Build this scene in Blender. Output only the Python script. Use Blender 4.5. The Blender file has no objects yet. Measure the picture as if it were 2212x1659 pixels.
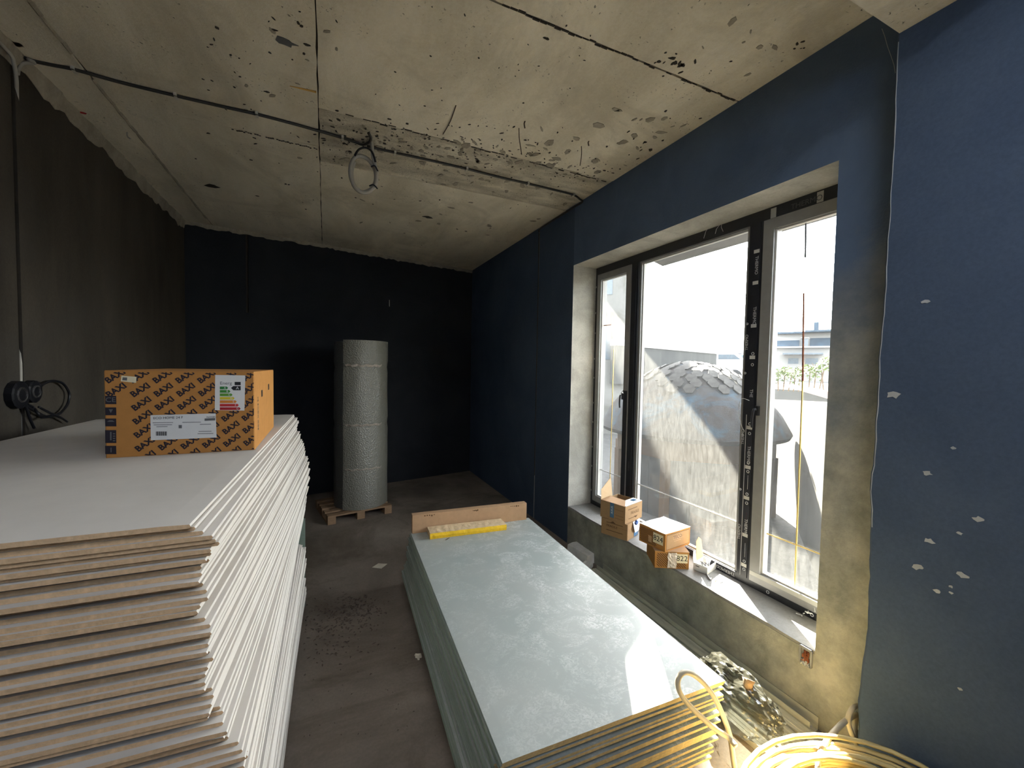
import bpy, bmesh, math, random
from mathutils import Vector, Matrix, noise
random.seed(7)
R_ = random.Random(11)
scene = bpy.context.scene
COL = scene.collection
H0 = 2.08                                  # eye height above the floor

# ------------------------------------------------------------------ camera
F_PX, CX, CY = 890.0, 1106.0, 829.5
_v1 = Vector((703 - CX, 786 - CY, F_PX)); _v2 = Vector((3071 - CX, 828 - CY, F_PX))
_Y = _v1.normalized(); _X = (_v2 - _Y * _v2.dot(_Y)).normalized(); _Z = _X.cross(_Y)
if _Z.y > 0: _Z = -_Z
cam_d = bpy.data.cameras.new('camera'); cam = bpy.data.objects.new('camera', cam_d); COL.objects.link(cam)
cam_d.sensor_width = 36.0; cam_d.lens = F_PX / 2212 * 36.0; cam_d.clip_start = 0.02; cam_d.clip_end = 300
cam.matrix_world = Matrix(((_X.x, -_X.y, -_X.z, 0), (_Y.x, -_Y.y, -_Y.z, 0), (_Z.x, -_Z.y, -_Z.z, H0), (0, 0, 0, 1)))
scene.camera = cam

# survey helpers: measured photo points carried onto real planes of the room
def ray(px, py):
    v = Vector((px - CX, py - CY, F_PX)); return Vector((_X.dot(v), _Y.dot(v), _Z.dot(v)))
EYE = Vector((0, 0, H0))
def onz(px, py, z): r = ray(px, py); return EYE + r * ((z - H0) / r.z)
def onx(px, py, x): r = ray(px, py); return EYE + r * (x / r.x)
def ony(px, py, y): r = ray(px, py); return EYE + r * (y / r.y)

# ------------------------------------------------------------------ light
SUN_EL, SUN_AZ = math.radians(33.0), math.atan2(0.555, 0.832)
SDIR = Vector((math.sin(SUN_AZ) * math.cos(SUN_EL), math.cos(SUN_AZ) * math.cos(SUN_EL), math.sin(SUN_EL)))
world = bpy.data.worlds.new('world'); scene.world = world; world.use_nodes = True
wt = world.node_tree; wt.nodes.clear()
sky = wt.nodes.new('ShaderNodeTexSky'); sky.sky_type = 'NISHITA'; sky.sun_disc = False
sky.sun_elevation = SUN_EL; sky.sun_rotation = SUN_AZ; sky.air_density = 1.0; sky.dust_density = 1.5; sky.ozone_density = 1.0
bg = wt.nodes.new('ShaderNodeBackground'); bg.inputs[1].default_value = 0.50
wo = wt.nodes.new('ShaderNodeOutputWorld'); hsv = wt.nodes.new('ShaderNodeHueSaturation'); hsv.inputs['Saturation'].default_value = 0.22; wt.links.new(sky.outputs[0], hsv.inputs['Color']); wt.links.new(hsv.outputs[0], bg.inputs[0]); wt.links.new(bg.outputs[0], wo.inputs[0])
sl = bpy.data.lights.new('sun', 'SUN'); sl.energy = 22.0; sl.angle = math.radians(0.6); sl.color = (1.0, 0.93, 0.80)
sun = bpy.data.objects.new('sun', sl); COL.objects.link(sun)
sun.rotation_euler = SDIR.to_track_quat('Z', 'Y').to_euler(); sun.location = SDIR * 40
def portal(name, loc, normal, sx, sy):     # only guides sampling of the sky through an opening, gives no light itself
    l = bpy.data.lights.new(name, 'AREA'); l.shape = 'RECTANGLE'; l.size = sx; l.size_y = sy; l.cycles.is_portal = True
    o = bpy.data.objects.new(name, l); COL.objects.link(o); o.location = loc
    o.rotation_euler = (-Vector(normal)).to_track_quat('Z', 'Y').to_euler()
    return o
portal('window_sky_portal', (3.06, 2.75, 1.83), (-1, 0, 0), 2.75, 2.9)
portal('added_opening_sky_portal', (0.45, -0.875, 4.19), (0, 0, -1), 2.9, 1.25)  # for the added, unseen ceiling opening
vs = scene.view_settings
vs.view_transform = 'Standard'; vs.look = 'None'; vs.gamma = 1.0; vs.use_curve_mapping = False; vs.exposure = 2.7

# ------------------------------------------------------------------ materials
def nd(nt, t, **kw):
    n = nt.nodes.new(t)
    for k, v in kw.items():
        if k in n.inputs: n.inputs[k].default_value = v
        else: setattr(n, k, v)
    return n
def ramp(nt, src, stops):
    r = nt.nodes.new('ShaderNodeValToRGB'); e = r.color_ramp.elements
    while len(e) < len(stops): e.new(0.5)
    for el, (p, c) in zip(e, stops):
        el.position = p; el.color = (c[0], c[1], c[2], 1) if hasattr(c, '__len__') else (c, c, c, 1)
    nt.links.new(src, r.inputs[0]); return r.outputs[0]
def mixc(nt, fac, a, b, mode='MIX'):
    m = nt.nodes.new('ShaderNodeMix'); m.data_type = 'RGBA'; m.blend_type = mode
    for s, v in ((m.inputs[0], fac), (m.inputs[6], a), (m.inputs[7], b)):
        if hasattr(v, 'is_linked'): nt.links.new(v, s)
        elif hasattr(v, '__len__'): s.default_value = (v[0], v[1], v[2], 1)
        else: s.default_value = v
    return m.outputs[2]
def base(name):
    m = bpy.data.materials.new(name); m.use_nodes = True; nt = m.node_tree
    return m, nt, nt.nodes['Principled BSDF']
def coords(nt, scale=(1, 1, 1)):
    tc = nt.nodes.new('ShaderNodeTexCoord'); mp = nt.nodes.new('ShaderNodeMapping'); mp.inputs['Scale'].default_value = scale
    nt.links.new(tc.outputs['Object'], mp.inputs[0]); return mp.outputs[0]
def noi(nt, co, scale, detail=5, rough=0.6, dist=0.0):
    n = nd(nt, 'ShaderNodeTexNoise', Scale=scale, Detail=detail, Roughness=rough, Distortion=dist)
    nt.links.new(co, n.inputs['Vector']); return n.outputs[0]
def bump(nt, b, h, strength, dist=0.01):
    n = nd(nt, 'ShaderNodeBump', Strength=strength, Distance=dist); nt.links.new(h, n.inputs['Height'])
    nt.links.new(n.outputs[0], b.inputs['Normal'])
def simple(name, c, rough=0.6, metal=0.0, var=0.12, scale=12.0, bmp=0.0, stretch=(1, 1, 1), spec=0.3):
    m, nt, b = base(name); co = coords(nt, stretch); n = noi(nt, co, scale)
    lo = [x * (1 - var) for x in c]; hi = [min(1, x * (1 + var)) for x in c]
    nt.links.new(ramp(nt, n, [(0.3, lo), (0.7, hi)]), b.inputs['Base Color'])
    b.inputs['Roughness'].default_value = rough; b.inputs['Metallic'].default_value = metal
    b.inputs['Specular IOR Level'].default_value = spec
    if bmp: bump(nt, b, n, bmp)
    return m
def plaster(name, lo, hi, scale=1.6, stain=None, bmp=0.25, pits=0.0, streak=(1, 1, 1), rough=0.85):
    m, nt, b = base(name); co = coords(nt); cs = coords(nt, streak)
    big = noi(nt, cs, scale, 8, 0.62, 0.4); fine = noi(nt, co, 55, 4, 0.7)
    col = ramp(nt, big, [(0.33, lo), (0.68, hi)])
    col = mixc(nt, 0.25, col, ramp(nt, fine, [(0.35, (0.35, 0.35, 0.35)), (0.65, (0.65, 0.65, 0.65))]), 'OVERLAY')
    if stain:
        st = ramp(nt, noi(nt, co, 0.9, 6, 0.7, 1.0), [(0.5, 0.0), (0.72, 1.0)])
        col = mixc(nt, st, col, stain)
    h = fine
    if pits:
        vo = nd(nt, 'ShaderNodeTexVoronoi', Scale=26.0); nt.links.new(mixv(nt, co, noi(nt, co, 9, 3)), vo.inputs['Vector'])
        pm = ramp(nt, vo.outputs['Distance'], [(0.10, 1.0), (0.2, 0.0)])
        gate = ramp(nt, noi(nt, co, 3.2, 4, 0.7), [(0.62 - pits * 0.2, 0.0), (0.70 - pits * 0.2, 1.0)])
        mm = nd(nt, 'ShaderNodeMath', operation='MULTIPLY'); nt.links.new(pm, mm.inputs[0]); nt.links.new(gate, mm.inputs[1])
        col = mixc(nt, mm.outputs[0], col, [x * 0.22 for x in lo])
    nt.links.new(col, b.inputs['Base Color']); b.inputs['Roughness'].default_value = rough
    b.inputs['Specular IOR Level'].default_value = 0.15
    ad = nd(nt, 'ShaderNodeMath', operation='ADD'); nt.links.new(h, ad.inputs[0]); nt.links.new(big, ad.inputs[1])
    bump(nt, b, ad.outputs[0], bmp, 0.012)
    return m
def mixv(nt, a, fac):
    v = nd(nt, 'ShaderNodeVectorMath', operation='ADD'); s = nd(nt, 'ShaderNodeVectorMath', operation='SCALE')
    s.inputs[3].default_value = 0.35; nt.links.new(fac, s.inputs[0]); nt.links.new(a, v.inputs[0]); nt.links.new(s.outputs[0], v.inputs[1])
    return v.outputs[0]

M = {}
M['ceil'] = plaster('ceiling_concrete', (0.5936, 0.5353, 0.4187), (0.848, 0.7738, 0.6307), 2.2, (0.5194, 0.4664, 0.3657), 0.35, 0.55, (1, 0.3, 1))
M['ceil_rough'] = plaster('rough_ceiling_concrete', (0.40, 0.355, 0.275), (0.78, 0.71, 0.57), 4.5, (0.34, 0.30, 0.23), 0.9, 1.5, (0.6, 1.5, 1))
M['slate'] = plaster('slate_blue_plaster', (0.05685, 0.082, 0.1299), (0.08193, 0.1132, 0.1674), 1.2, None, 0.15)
def wall_mix():  # grey plaster below; blue of lens flare blended into the colour with height
    m, nt, b = base('grey_plaster_flare_blue_top'); co = coords(nt); big = noi(nt, co, 1.6, 8, .65, .5); fine = noi(nt, co, 55, 4, .7); mid = noi(nt, co, 5, 6, .7)
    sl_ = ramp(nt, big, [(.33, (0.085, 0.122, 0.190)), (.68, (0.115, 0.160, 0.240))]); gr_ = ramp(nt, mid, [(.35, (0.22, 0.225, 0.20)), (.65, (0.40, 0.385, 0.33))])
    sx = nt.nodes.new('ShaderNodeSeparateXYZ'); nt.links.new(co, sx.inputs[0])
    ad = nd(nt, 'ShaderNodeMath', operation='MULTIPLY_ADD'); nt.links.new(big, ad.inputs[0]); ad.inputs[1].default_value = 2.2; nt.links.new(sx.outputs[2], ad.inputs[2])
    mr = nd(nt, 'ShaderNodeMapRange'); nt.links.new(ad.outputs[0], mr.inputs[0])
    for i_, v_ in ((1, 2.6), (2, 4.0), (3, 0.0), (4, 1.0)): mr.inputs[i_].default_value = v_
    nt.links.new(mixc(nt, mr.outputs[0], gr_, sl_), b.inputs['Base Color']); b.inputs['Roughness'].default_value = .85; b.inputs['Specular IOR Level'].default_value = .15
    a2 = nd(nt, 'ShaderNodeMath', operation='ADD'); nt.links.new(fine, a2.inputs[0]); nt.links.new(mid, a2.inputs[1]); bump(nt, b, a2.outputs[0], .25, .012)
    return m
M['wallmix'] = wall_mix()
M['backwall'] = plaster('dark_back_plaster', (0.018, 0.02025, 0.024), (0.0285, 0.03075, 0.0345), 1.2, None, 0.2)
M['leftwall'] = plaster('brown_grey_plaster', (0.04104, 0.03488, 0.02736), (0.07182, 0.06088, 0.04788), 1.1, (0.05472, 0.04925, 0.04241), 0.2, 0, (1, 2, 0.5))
M['reveal'] = plaster('grey_reveal_render', (0.3, 0.29, 0.255), (0.46, 0.445, 0.4), 3.0, (0.24, 0.235, 0.215), 0.3)
M['greyplaster'] = plaster('grey_green_plaster', (0.221, 0.2275, 0.208), (0.351, 0.3445, 0.3055), 2.5, (0.169, 0.182, 0.182), 0.3)
M['sill'] = plaster('cement_sill', (0.2268, 0.2218, 0.212), (0.2859, 0.281, 0.2712), 4.0, None, 0.15)
M['floor'] = plaster('dusty_floor', (0.153, 0.1252, 0.0988), (0.3126, 0.2619, 0.2142), 1.1, (0.1131, 0.08432, 0.0595), 0.15, 0, (1, 1, 1), 0.8)
M['mortar'] = plaster('mortar_bead', (0.26, 0.23, 0.18), (0.40, 0.355, 0.28), 5.0, None, 0.5)
M['groove'] = simple('groove_dark', (0.05, 0.042, 0.034), 0.95)
M['chip'] = simple('pale_plaster_chip', (0.42, 0.43, 0.43), 0.9, bmp=0.3)
M['wpaper'] = simple('white_board_paper', (0.584, 0.5416, 0.4858), 0.8, var=0.04, scale=6)
M['wend'] = simple('brown_board_end', (0.72, 0.485, 0.276), 0.9, var=0.14, scale=60, bmp=0.3)
M['gend'] = simple('ochre_board_end', (0.442, 0.34, 0.17), 0.9, var=0.18, scale=60, bmp=0.3)
M['gedge'] = simple('green_board_edge', (0.20, 0.25, 0.205), 0.85, var=0.08)
M['card'] = simple('kraft_cardboard', (0.297, 0.1843, 0.0918), 0.85, var=0.07, scale=20, stretch=(1, 1, 8))
M['card2'] = simple('pale_cardboard', (0.4027, 0.248, 0.1374), 0.85, var=0.07, scale=20)
M['cardorange'] = simple('orange_kraft_cardboard', (0.3564, 0.1652, 0.0432), 0.85, var=0.07, scale=25)
M['carton'] = simple('brown_boiler_carton', (0.43, 0.195, 0.05), 0.85, var=0.07, scale=25)
M['cardin'] = simple('cardboard_inside', (0.465, 0.33, 0.195), 0.9, var=0.05)
M['navy'] = simple('navy_ink', (0.018, 0.014, 0.022), 0.7, var=0.05)
M['black'] = simple('black_ink', (0.012, 0.012, 0.014), 0.6, var=0.05)
M['grayink'] = simple('grey_ink', (0.12, 0.12, 0.12), 0.7, var=0.05)
M['brownink'] = simple('brown_ink', (0.096, 0.051, 0.021), 0.8, var=0.05)
M['label'] = simple('white_sticker', (0.663, 0.6545, 0.629), 0.6, var=0.03)
M['cream'] = simple('cream_sticker', (0.70, 0.62, 0.42), 0.7, var=0.06)
for n, c in dict(e0=(0.02, 0.17, 0.035), e1=(0.045, 0.22, 0.03), e2=(0.10, 0.27, 0.025), e3=(0.62, 0.50, 0.03), e4=(0.62, 0.21, 0.03), e5=(0.50, 0.03, 0.03), e6=(0.36, 0.012, 0.018)).items():
    M[n] = simple('energy_band_' + n, c, 0.6, var=0.03)
M['bluetape'] = simple('blue_tape', (0.05, 0.13, 0.24), 0.35, var=0.15, spec=0.5)
M['bluecap'] = simple('blue_foil', (0.06, 0.13, 0.38), 0.25, 0.3, var=0.4, spec=0.6)
M['tapeclear'] = simple('crumpled_clear_tape', (0.58, 0.50, 0.42), 0.25, var=0.3, scale=40, bmp=0.8, spec=0.6)
M['yellow'] = simple('yellow_film', (0.80, 0.50, 0.03), 0.4, var=0.15, scale=18, bmp=0.6)
M['crumpaper'] = simple('crumpled_kraft', (0.62, 0.47, 0.29), 0.8, var=0.12, scale=18, bmp=1.0)
M['metal'] = simple('galvanised_steel', (0.621, 0.6075, 0.513), 0.42, 0.45, var=0.2, scale=30, stretch=(1, 0.1, 1))
M['steel'] = simple('tool_steel', (0.35, 0.35, 0.36), 0.35, 0.9)
M['blackframe'] = simple('black_window_profile', (0.018, 0.019, 0.024), 0.35, var=0.2, spec=0.5)
M['greyframe'] = simple('grey_window_profile', (0.27, 0.265, 0.255), 0.4, 0.2, var=0.08, spec=0.5)
M['filmtab'] = simple('grey_film_tab', (0.50, 0.49, 0.45), 0.5, var=0.05)
M['printwhite'] = simple('white_print', (0.55, 0.55, 0.55), 0.6, var=0.02)
M['printred'] = simple('red_print', (0.20, 0.02, 0.03), 0.6, var=0.05)
M['brass'] = simple('brass_muntin', (0.62, 0.45, 0.16), 0.35, 0.7, var=0.1)
M['whitebar'] = simple('white_glazing_bead', (0.50, 0.49, 0.46), 0.4, var=0.03)
M['rust'] = simple('rust', (0.22, 0.07, 0.03), 0.85, var=0.4, scale=40)
M['orange'] = simple('orange_foam', (0.62, 0.20, 0.10), 0.9, var=0.2)
M['red'] = simple('red_paint', (0.45, 0.02, 0.025), 0.8)
M['cable'] = simple('grey_cable', (0.36, 0.335, 0.29), 0.5, var=0.06)
M['cabledark'] = simple('black_conduit', (0.045, 0.042, 0.040), 0.45, var=0.1)
M['clip'] = simple('pale_cable_clip', (0.60, 0.57, 0.50), 0.5)
M['zip'] = simple('black_zip_tie', (0.01, 0.01, 0.012), 0.35)
M['whitecable'] = simple('cream_cable', (0.60, 0.52, 0.37), 0.5, var=0.05)
M['straw'] = simple('straw_cable', (0.675, 0.522, 0.225), 0.45, var=0.15, scale=8)
M['wood'] = simple('pallet_wood', (0.30, 0.19, 0.11), 0.85, var=0.2, scale=14, stretch=(1, 6, 6), bmp=0.2)
M['wire'] = simple('rusty_wire', (0.075, 0.050, 0.035), 0.8)
M['splinter'] = simple('yellow_wood_splinter', (0.62, 0.36, 0.10), 0.8)
M['paper'] = simple('paper_scrap', (0.66, 0.60, 0.48), 0.9)
M['husk'] = simple('dry_husks', (0.13, 0.10, 0.078), 0.9, var=0.8, scale=50)
M['brick'] = simple('pale_block', (0.84, 0.825, 0.79), 0.95, var=0.15, scale=10, bmp=0.5)
M['concrete'] = plaster('outside_concrete', (0.09563, 0.09435, 0.08925), (0.1466, 0.1435, 0.1339), 0.9, (0.0765, 0.07331, 0.06375), 0.3, 0, (1, 1, 0.35))
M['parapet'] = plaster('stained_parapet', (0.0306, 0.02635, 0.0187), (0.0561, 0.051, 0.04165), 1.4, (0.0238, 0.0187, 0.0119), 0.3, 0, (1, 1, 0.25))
M['yard'] = plaster('yard_gravel', (0.04704, 0.04603, 0.04368), (0.09072, 0.0884, 0.084), 8.0, None, 0.6)
M['terrace'] = plaster('pale_terrace', (0.1122, 0.1085, 0.101), (0.1421, 0.1384, 0.1309), 0.6, None, 0.1)
M['membrane'] = plaster('blue_brown_membrane', (0.024, 0.018, 0.015), (0.046, 0.048, 0.050), 3.2, (0.030, 0.085, 0.135), 0.5)
M['shingle'] = simple('grey_shingle', (0.04909, 0.04582, 0.04208), 0.9, var=0.3, scale=9)
M['timber'] = simple('tan_timber', (0.06662, 0.03799, 0.01754), 0.8, var=0.15, scale=5, stretch=(1, 1, 0.2))
M['panelgrey'] = plaster('grey_cladding', (0.036, 0.03744, 0.03744), (0.06, 0.06, 0.0576), 2.0, None, 0.2, 0, (1, 1, 0.2))
M['whitewall'] = simple('white_render', (0.2016, 0.1968, 0.192), 0.9, var=0.04)
M['blueroof'] = simple('blue_grey_roof', (0.027, 0.045, 0.066), 0.7, var=0.25, scale=3)
M['windowdark'] = simple('dark_far_glass', (0.06, 0.078, 0.096), 0.2, var=0.2)
M['leaf'] = simple('yellow_green_leaf', (0.07, 0.098, 0.0154), 0.6, var=0.4, scale=2)  # plain yellow-green leaf colour
M['twig'] = simple('twig_bark', (0.16, 0.11, 0.07), 0.9)
M['vanwhite'] = simple('white_van_paint', (0.75, 0.75, 0.74), 0.3)
M['carblue'] = simple('dark_blue_car_paint', (0.06, 0.09, 0.16), 0.3)
M['poledark'] = simple('dark_pole_paint', (0.10, 0.10, 0.11), 0.5)

def green_top():
    m, nt, b = base('dusty_green_board_paper'); co = coords(nt)
    n1 = noi(nt, co, 5, 8, 0.72, 0.8); n2 = noi(nt, co, 1.3, 4, 0.6); n3 = noi(nt, co, 34, 4, 0.7, 2.0)
    a = nd(nt, 'ShaderNodeMath', operation='MULTIPLY'); nt.links.new(ramp(nt, n1, [(0.46, 0.0), (0.60, 1.0)]), a.inputs[0])
    nt.links.new(ramp(nt, n3, [(0.42, 0.0), (0.60, 1.0)]), a.inputs[1])
    sx = nt.nodes.new('ShaderNodeSeparateXYZ'); nt.links.new(co, sx.inputs[0])
    rg = nd(nt, 'ShaderNodeMapRange'); nt.links.new(sx.outputs[0], rg.inputs[0])
    rg.inputs[1].default_value = -0.35; rg.inputs[2].default_value = 0.5; rg.inputs[3].default_value = 0.25; rg.inputs[4].default_value = 0.85
    a2 = nd(nt, 'ShaderNodeMath', operation='MULTIPLY'); nt.links.new(a.outputs[0], a2.inputs[0]); nt.links.new(rg.outputs[0], a2.inputs[1])
    col = ramp(nt, n2, [(0.35, (0.300, 0.335, 0.315)), (0.68, (0.350, 0.365, 0.340))])
    col = mixc(nt, a2.outputs[0], col, (0.64, 0.665, 0.64))
    nt.links.new(col, b.inputs['Base Color']); b.inputs['Roughness'].default_value = 0.5; b.inputs['Specular IOR Level'].default_value = 0.35
    return m
M['gpaper'] = green_top()
def glass(name, dust):
    m = bpy.data.materials.new(name); m.use_nodes = True; nt = m.node_tree; nt.nodes.clear()
    out = nt.nodes.new('ShaderNodeOutputMaterial'); co = coords(nt); cs = coords(nt, (1, 3.0, 0.9))
    tr = nd(nt, 'ShaderNodeBsdfTransparent', Color=(0.97, 0.985, 0.98, 1)); tl = nd(nt, 'ShaderNodeBsdfTranslucent', Color=(0.82, 0.82, 0.78, 1))
    df = nd(nt, 'ShaderNodeBsdfDiffuse', Color=(0.75, 0.74, 0.70, 1)); gl = nd(nt, 'ShaderNodeBsdfGlossy', Roughness=0.03)
    m1 = nd(nt, 'ShaderNodeMixShader', Fac=0.25); nt.links.new(tl.outputs[0], m1.inputs[1]); nt.links.new(df.outputs[0], m1.inputs[2])
    n1 = noi(nt, cs, 9, 7, 0.75, 0.6); n2 = noi(nt, co, 1.2, 3)
    mm = nd(nt, 'ShaderNodeMath', operation='MULTIPLY'); nt.links.new(ramp(nt, n1, [(0.30, 0.55 * dust), (0.75, 1.6 * dust)]), mm.inputs[0])
    nt.links.new(ramp(nt, n2, [(0.3, 0.75), (0.7, 1.0)]), mm.inputs[1])
    m2 = nt.nodes.new('ShaderNodeMixShader'); nt.links.new(mm.outputs[0], m2.inputs[0]); nt.links.new(tr.outputs[0], m2.inputs[1]); nt.links.new(m1.outputs[0], m2.inputs[2])
    lw = nd(nt, 'ShaderNodeLayerWeight', Blend=0.5); pw = nd(nt, 'ShaderNodeMath', operation='POWER'); nt.links.new(lw.outputs['Facing'], pw.inputs[0]); pw.inputs[1].default_value = 4.0
    ma = nd(nt, 'ShaderNodeMath', operation='MULTIPLY_ADD'); nt.links.new(pw.outputs[0], ma.inputs[0]); ma.inputs[1].default_value = .35; ma.inputs[2].default_value = .02
    m3 = nt.nodes.new('ShaderNodeMixShader'); nt.links.new(ma.outputs[0], m3.inputs[0]); nt.links.new(m2.outputs[0], m3.inputs[1]); nt.links.new(gl.outputs[0], m3.inputs[2])
    nt.links.new(m3.outputs[0], out.inputs[0]); return m
M['glass'] = glass('dusty_pane_glass', 0.022)
def film(name, col, clear, rough, bsc, bst):
    m = bpy.data.materials.new(name); m.use_nodes = True; nt = m.node_tree; nt.nodes.clear()
    out = nt.nodes.new('ShaderNodeOutputMaterial'); co = coords(nt)
    tr = nd(nt, 'ShaderNodeBsdfTransparent', Color=(0.9, 0.9, 0.87, 1)); b = nt.nodes.new('ShaderNodeBsdfPrincipled')
    b.inputs['Base Color'].default_value = (*col, 1); b.inputs['Roughness'].default_value = rough; b.inputs['Specular IOR Level'].default_value = 0.8
    vo = nd(nt, 'ShaderNodeTexVoronoi', Scale=bsc); nt.links.new(co, vo.inputs['Vector']); bump(nt, b, vo.outputs['Distance'], bst, 0.02)
    mx = nd(nt, 'ShaderNodeMixShader', Fac=1 - clear); nt.links.new(tr.outputs[0], mx.inputs[1]); nt.links.new(b.outputs[0], mx.inputs[2])
    nt.links.new(mx.outputs[0], out.inputs[0]); return m
M['bag'] = film('clear_bag_film', (0.05, 0.048, 0.036), 0.42, 0.10, 9, 0.25)
M['bubble'] = film('bubble_wrap', (0.212, 0.2032, 0.1649), 0.0, 0.38, 60, 0.35)
M['bubbleshade'] = film('bubble_wrap_shaded', (0.11, 0.11, 0.099), 0.0, 0.45, 60, 0.35)  # darker copy of the wrap: shade of the left side put into colour

# ------------------------------------------------------------------ mesh helpers
class MB:
    def __init__(s): s.v = []; s.f = []; s.m = []
    def add(s, vs, fs, mi=0):
        o = len(s.v); s.v += [tuple(v) for v in vs]
        for i, f in enumerate(fs): s.f.append([o + k for k in f]); s.m.append(mi[i] if isinstance(mi, (list, tuple)) else mi)
        return s
    def box(s, x0, x1, y0, y1, z0, z1, mi=0):
        v = [(x, y, z) for z in (z0, z1) for y in (y0, y1) for x in (x0, x1)]
        return s.add(v, [(0, 2, 3, 1), (4, 5, 7, 6), (0, 1, 5, 4), (2, 6, 7, 3), (0, 4, 6, 2), (1, 3, 7, 5)], mi)   # bottom top front back left right
    def prism(s, poly, depth, xd, yd, org, mi=0):     # polygon in plane (xd, yd), extruded by vector depth
        xd, yd, org, dp = Vector(xd), Vector(yd), Vector(org), Vector(depth); n = len(poly)
        a = [org + xd * p[0] + yd * p[1] for p in poly]; b = [p + dp for p in a]
        fs = [tuple(range(n))[::-1], tuple(range(n, 2 * n))] + [(i, (i + 1) % n, n + (i + 1) % n, n + i) for i in range(n)]
        return s.add(a + b, fs, mi)
    def tube(s, pts, r, n=8, mi=0, closed=False, flat=1.0):
        pts = [Vector(p) for p in pts]; N = len(pts); rr = r if isinstance(r, (list, tuple)) else [r] * N
        up = None; rings = []
        for i, p in enumerate(pts):
            a = pts[(i - 1) % N] if closed or i else p; b = pts[(i + 1) % N] if closed or i < N - 1 else p
            t = (b - a).normalized() if (b - a).length > 1e-9 else Vector((0, 0, 1))
            if up is None: up = t.orthogonal().normalized()
            up = (up - t * up.dot(t)); up = up.normalized() if up.length > 1e-6 else t.orthogonal().normalized()
            w = t.cross(up)
            rings.append([p + (up * math.cos(2 * math.pi * k / n) * flat + w * math.sin(2 * math.pi * k / n)) * rr[i] for k in range(n)])
        vs = [v for rg in rings for v in rg]; fs = []
        for i in range(N if closed else N - 1):
            j = (i + 1) % N
            for k in range(n): fs.append((i * n + k, i * n + (k + 1) % n, j * n + (k + 1) % n, j * n + k))
        if not closed: fs += [tuple(range(n))[::-1], tuple(range((N - 1) * n, N * n))]
        return s.add(vs, fs, mi)
    def build(s, name, mats, parent=None, smooth=False, mtx=None):
        me = bpy.data.meshes.new(name); me.from_pydata(s.v, [], s.f)
        mats = mats if isinstance(mats, (list, tuple)) else [mats]
        for m in mats: me.materials.append(M[m] if isinstance(m, str) else m)
        me.polygons.foreach_set('material_index', s.m)
        if smooth: me.polygons.foreach_set('use_smooth', [True] * len(me.polygons))
        bm = bmesh.new(); bm.from_mesh(me); bmesh.ops.recalc_face_normals(bm, faces=bm.faces); bm.to_mesh(me); bm.free()
        o = bpy.data.objects.new(name, me); COL.objects.link(o)
        if mtx is not None: o.matrix_world = mtx
        if parent: o.parent = parent
        return o
def tag(o, label, cat=None, group=None, kind=None):
    o['label'] = label
    if cat: o['category'] = cat
    if group: o['group'] = group
    if kind: o['kind'] = kind
    return o
def empty(name, loc, rz=0.0):
    o = bpy.data.objects.new(name, None); COL.objects.link(o); o.location = loc; o.rotation_euler = (0, 0, rz); o.empty_display_size = 0.1
    return o
def copy_to(o, loc=None, parent=None):
    c = o.copy(); COL.objects.link(c)
    if loc is not None: c.location = loc
    if parent is not None: c.parent = parent
    return c
def smooth_path(pts, n=8, closed=False):
    P = [Vector(p) for p in pts]; out = []; N = len(P)
    for i in range(N if closed else N - 1):
        p0 = P[(i - 1) % N] if closed or i else P[0]; p1 = P[i]; p2 = P[(i + 1) % N]; p3 = P[(i + 2) % N] if closed or i < N - 2 else P[-1]
        for k in range(n):
            t = k / n
            out.append(0.5 * ((2 * p1) + (p2 - p0) * t + (2 * p0 - 5 * p1 + 4 * p2 - p3) * t * t + (3 * p1 - p0 - 3 * p2 + p3) * t ** 3))
    if not closed: out.append(P[-1])
    return out
def curve_mesh(name, cu):
    t = bpy.data.objects.new('tmp_text', cu); me = bpy.data.meshes.new_from_object(t); bpy.data.objects.remove(t)
    if not me.materials: me.materials.append(cu.materials[0])
    o = bpy.data.objects.new(name, me); COL.objects.link(o); return o
def text(name, body, size, org, xd, yd, mat, parent=None, ext=0.0004, align='CENTER'):
    cu = bpy.data.curves.new(name, 'FONT'); cu.body = body; cu.size = size; cu.extrude = ext
    cu.align_x = align; cu.align_y = 'CENTER'; cu.resolution_u = 3
    cu.materials.append(M[mat]); o = curve_mesh(name, cu)
    x = Vector(xd).normalized(); y = Vector(yd).normalized(); z = x.cross(y)
    o.matrix_world = Matrix(((x.x, y.x, z.x, org[0]), (x.y, y.y, z.y, org[1]), (x.z, y.z, z.z, org[2]), (0, 0, 0, 1)))
    if parent: o.parent = parent
    return o
def ordw(n):
    s = 'th' if 10 <= n % 100 <= 20 else {1: 'st', 2: 'nd', 3: 'rd'}.get(n % 10, 'th')
    return '%d%s' % (n, s)

# ================================================================== ROOM SHELL
CZ = 3.956                                  # ceiling height
XW, XO = 2.62, 3.06                         # inner and outer face of the window wall
WY0, WY1, WZ0, WZ1 = 1.40, 4.11, 0.445, 3.27
XL = -1.72
FY = -1.6                                   # front wall, behind the camera

fl = MB().box(-2.2, 3.06, -2.7, 8.4, -0.12, 0.0).build('floor', 'floor'); tag(fl, 'dark dusty concrete floor between the board piles', kind='structure')

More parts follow.
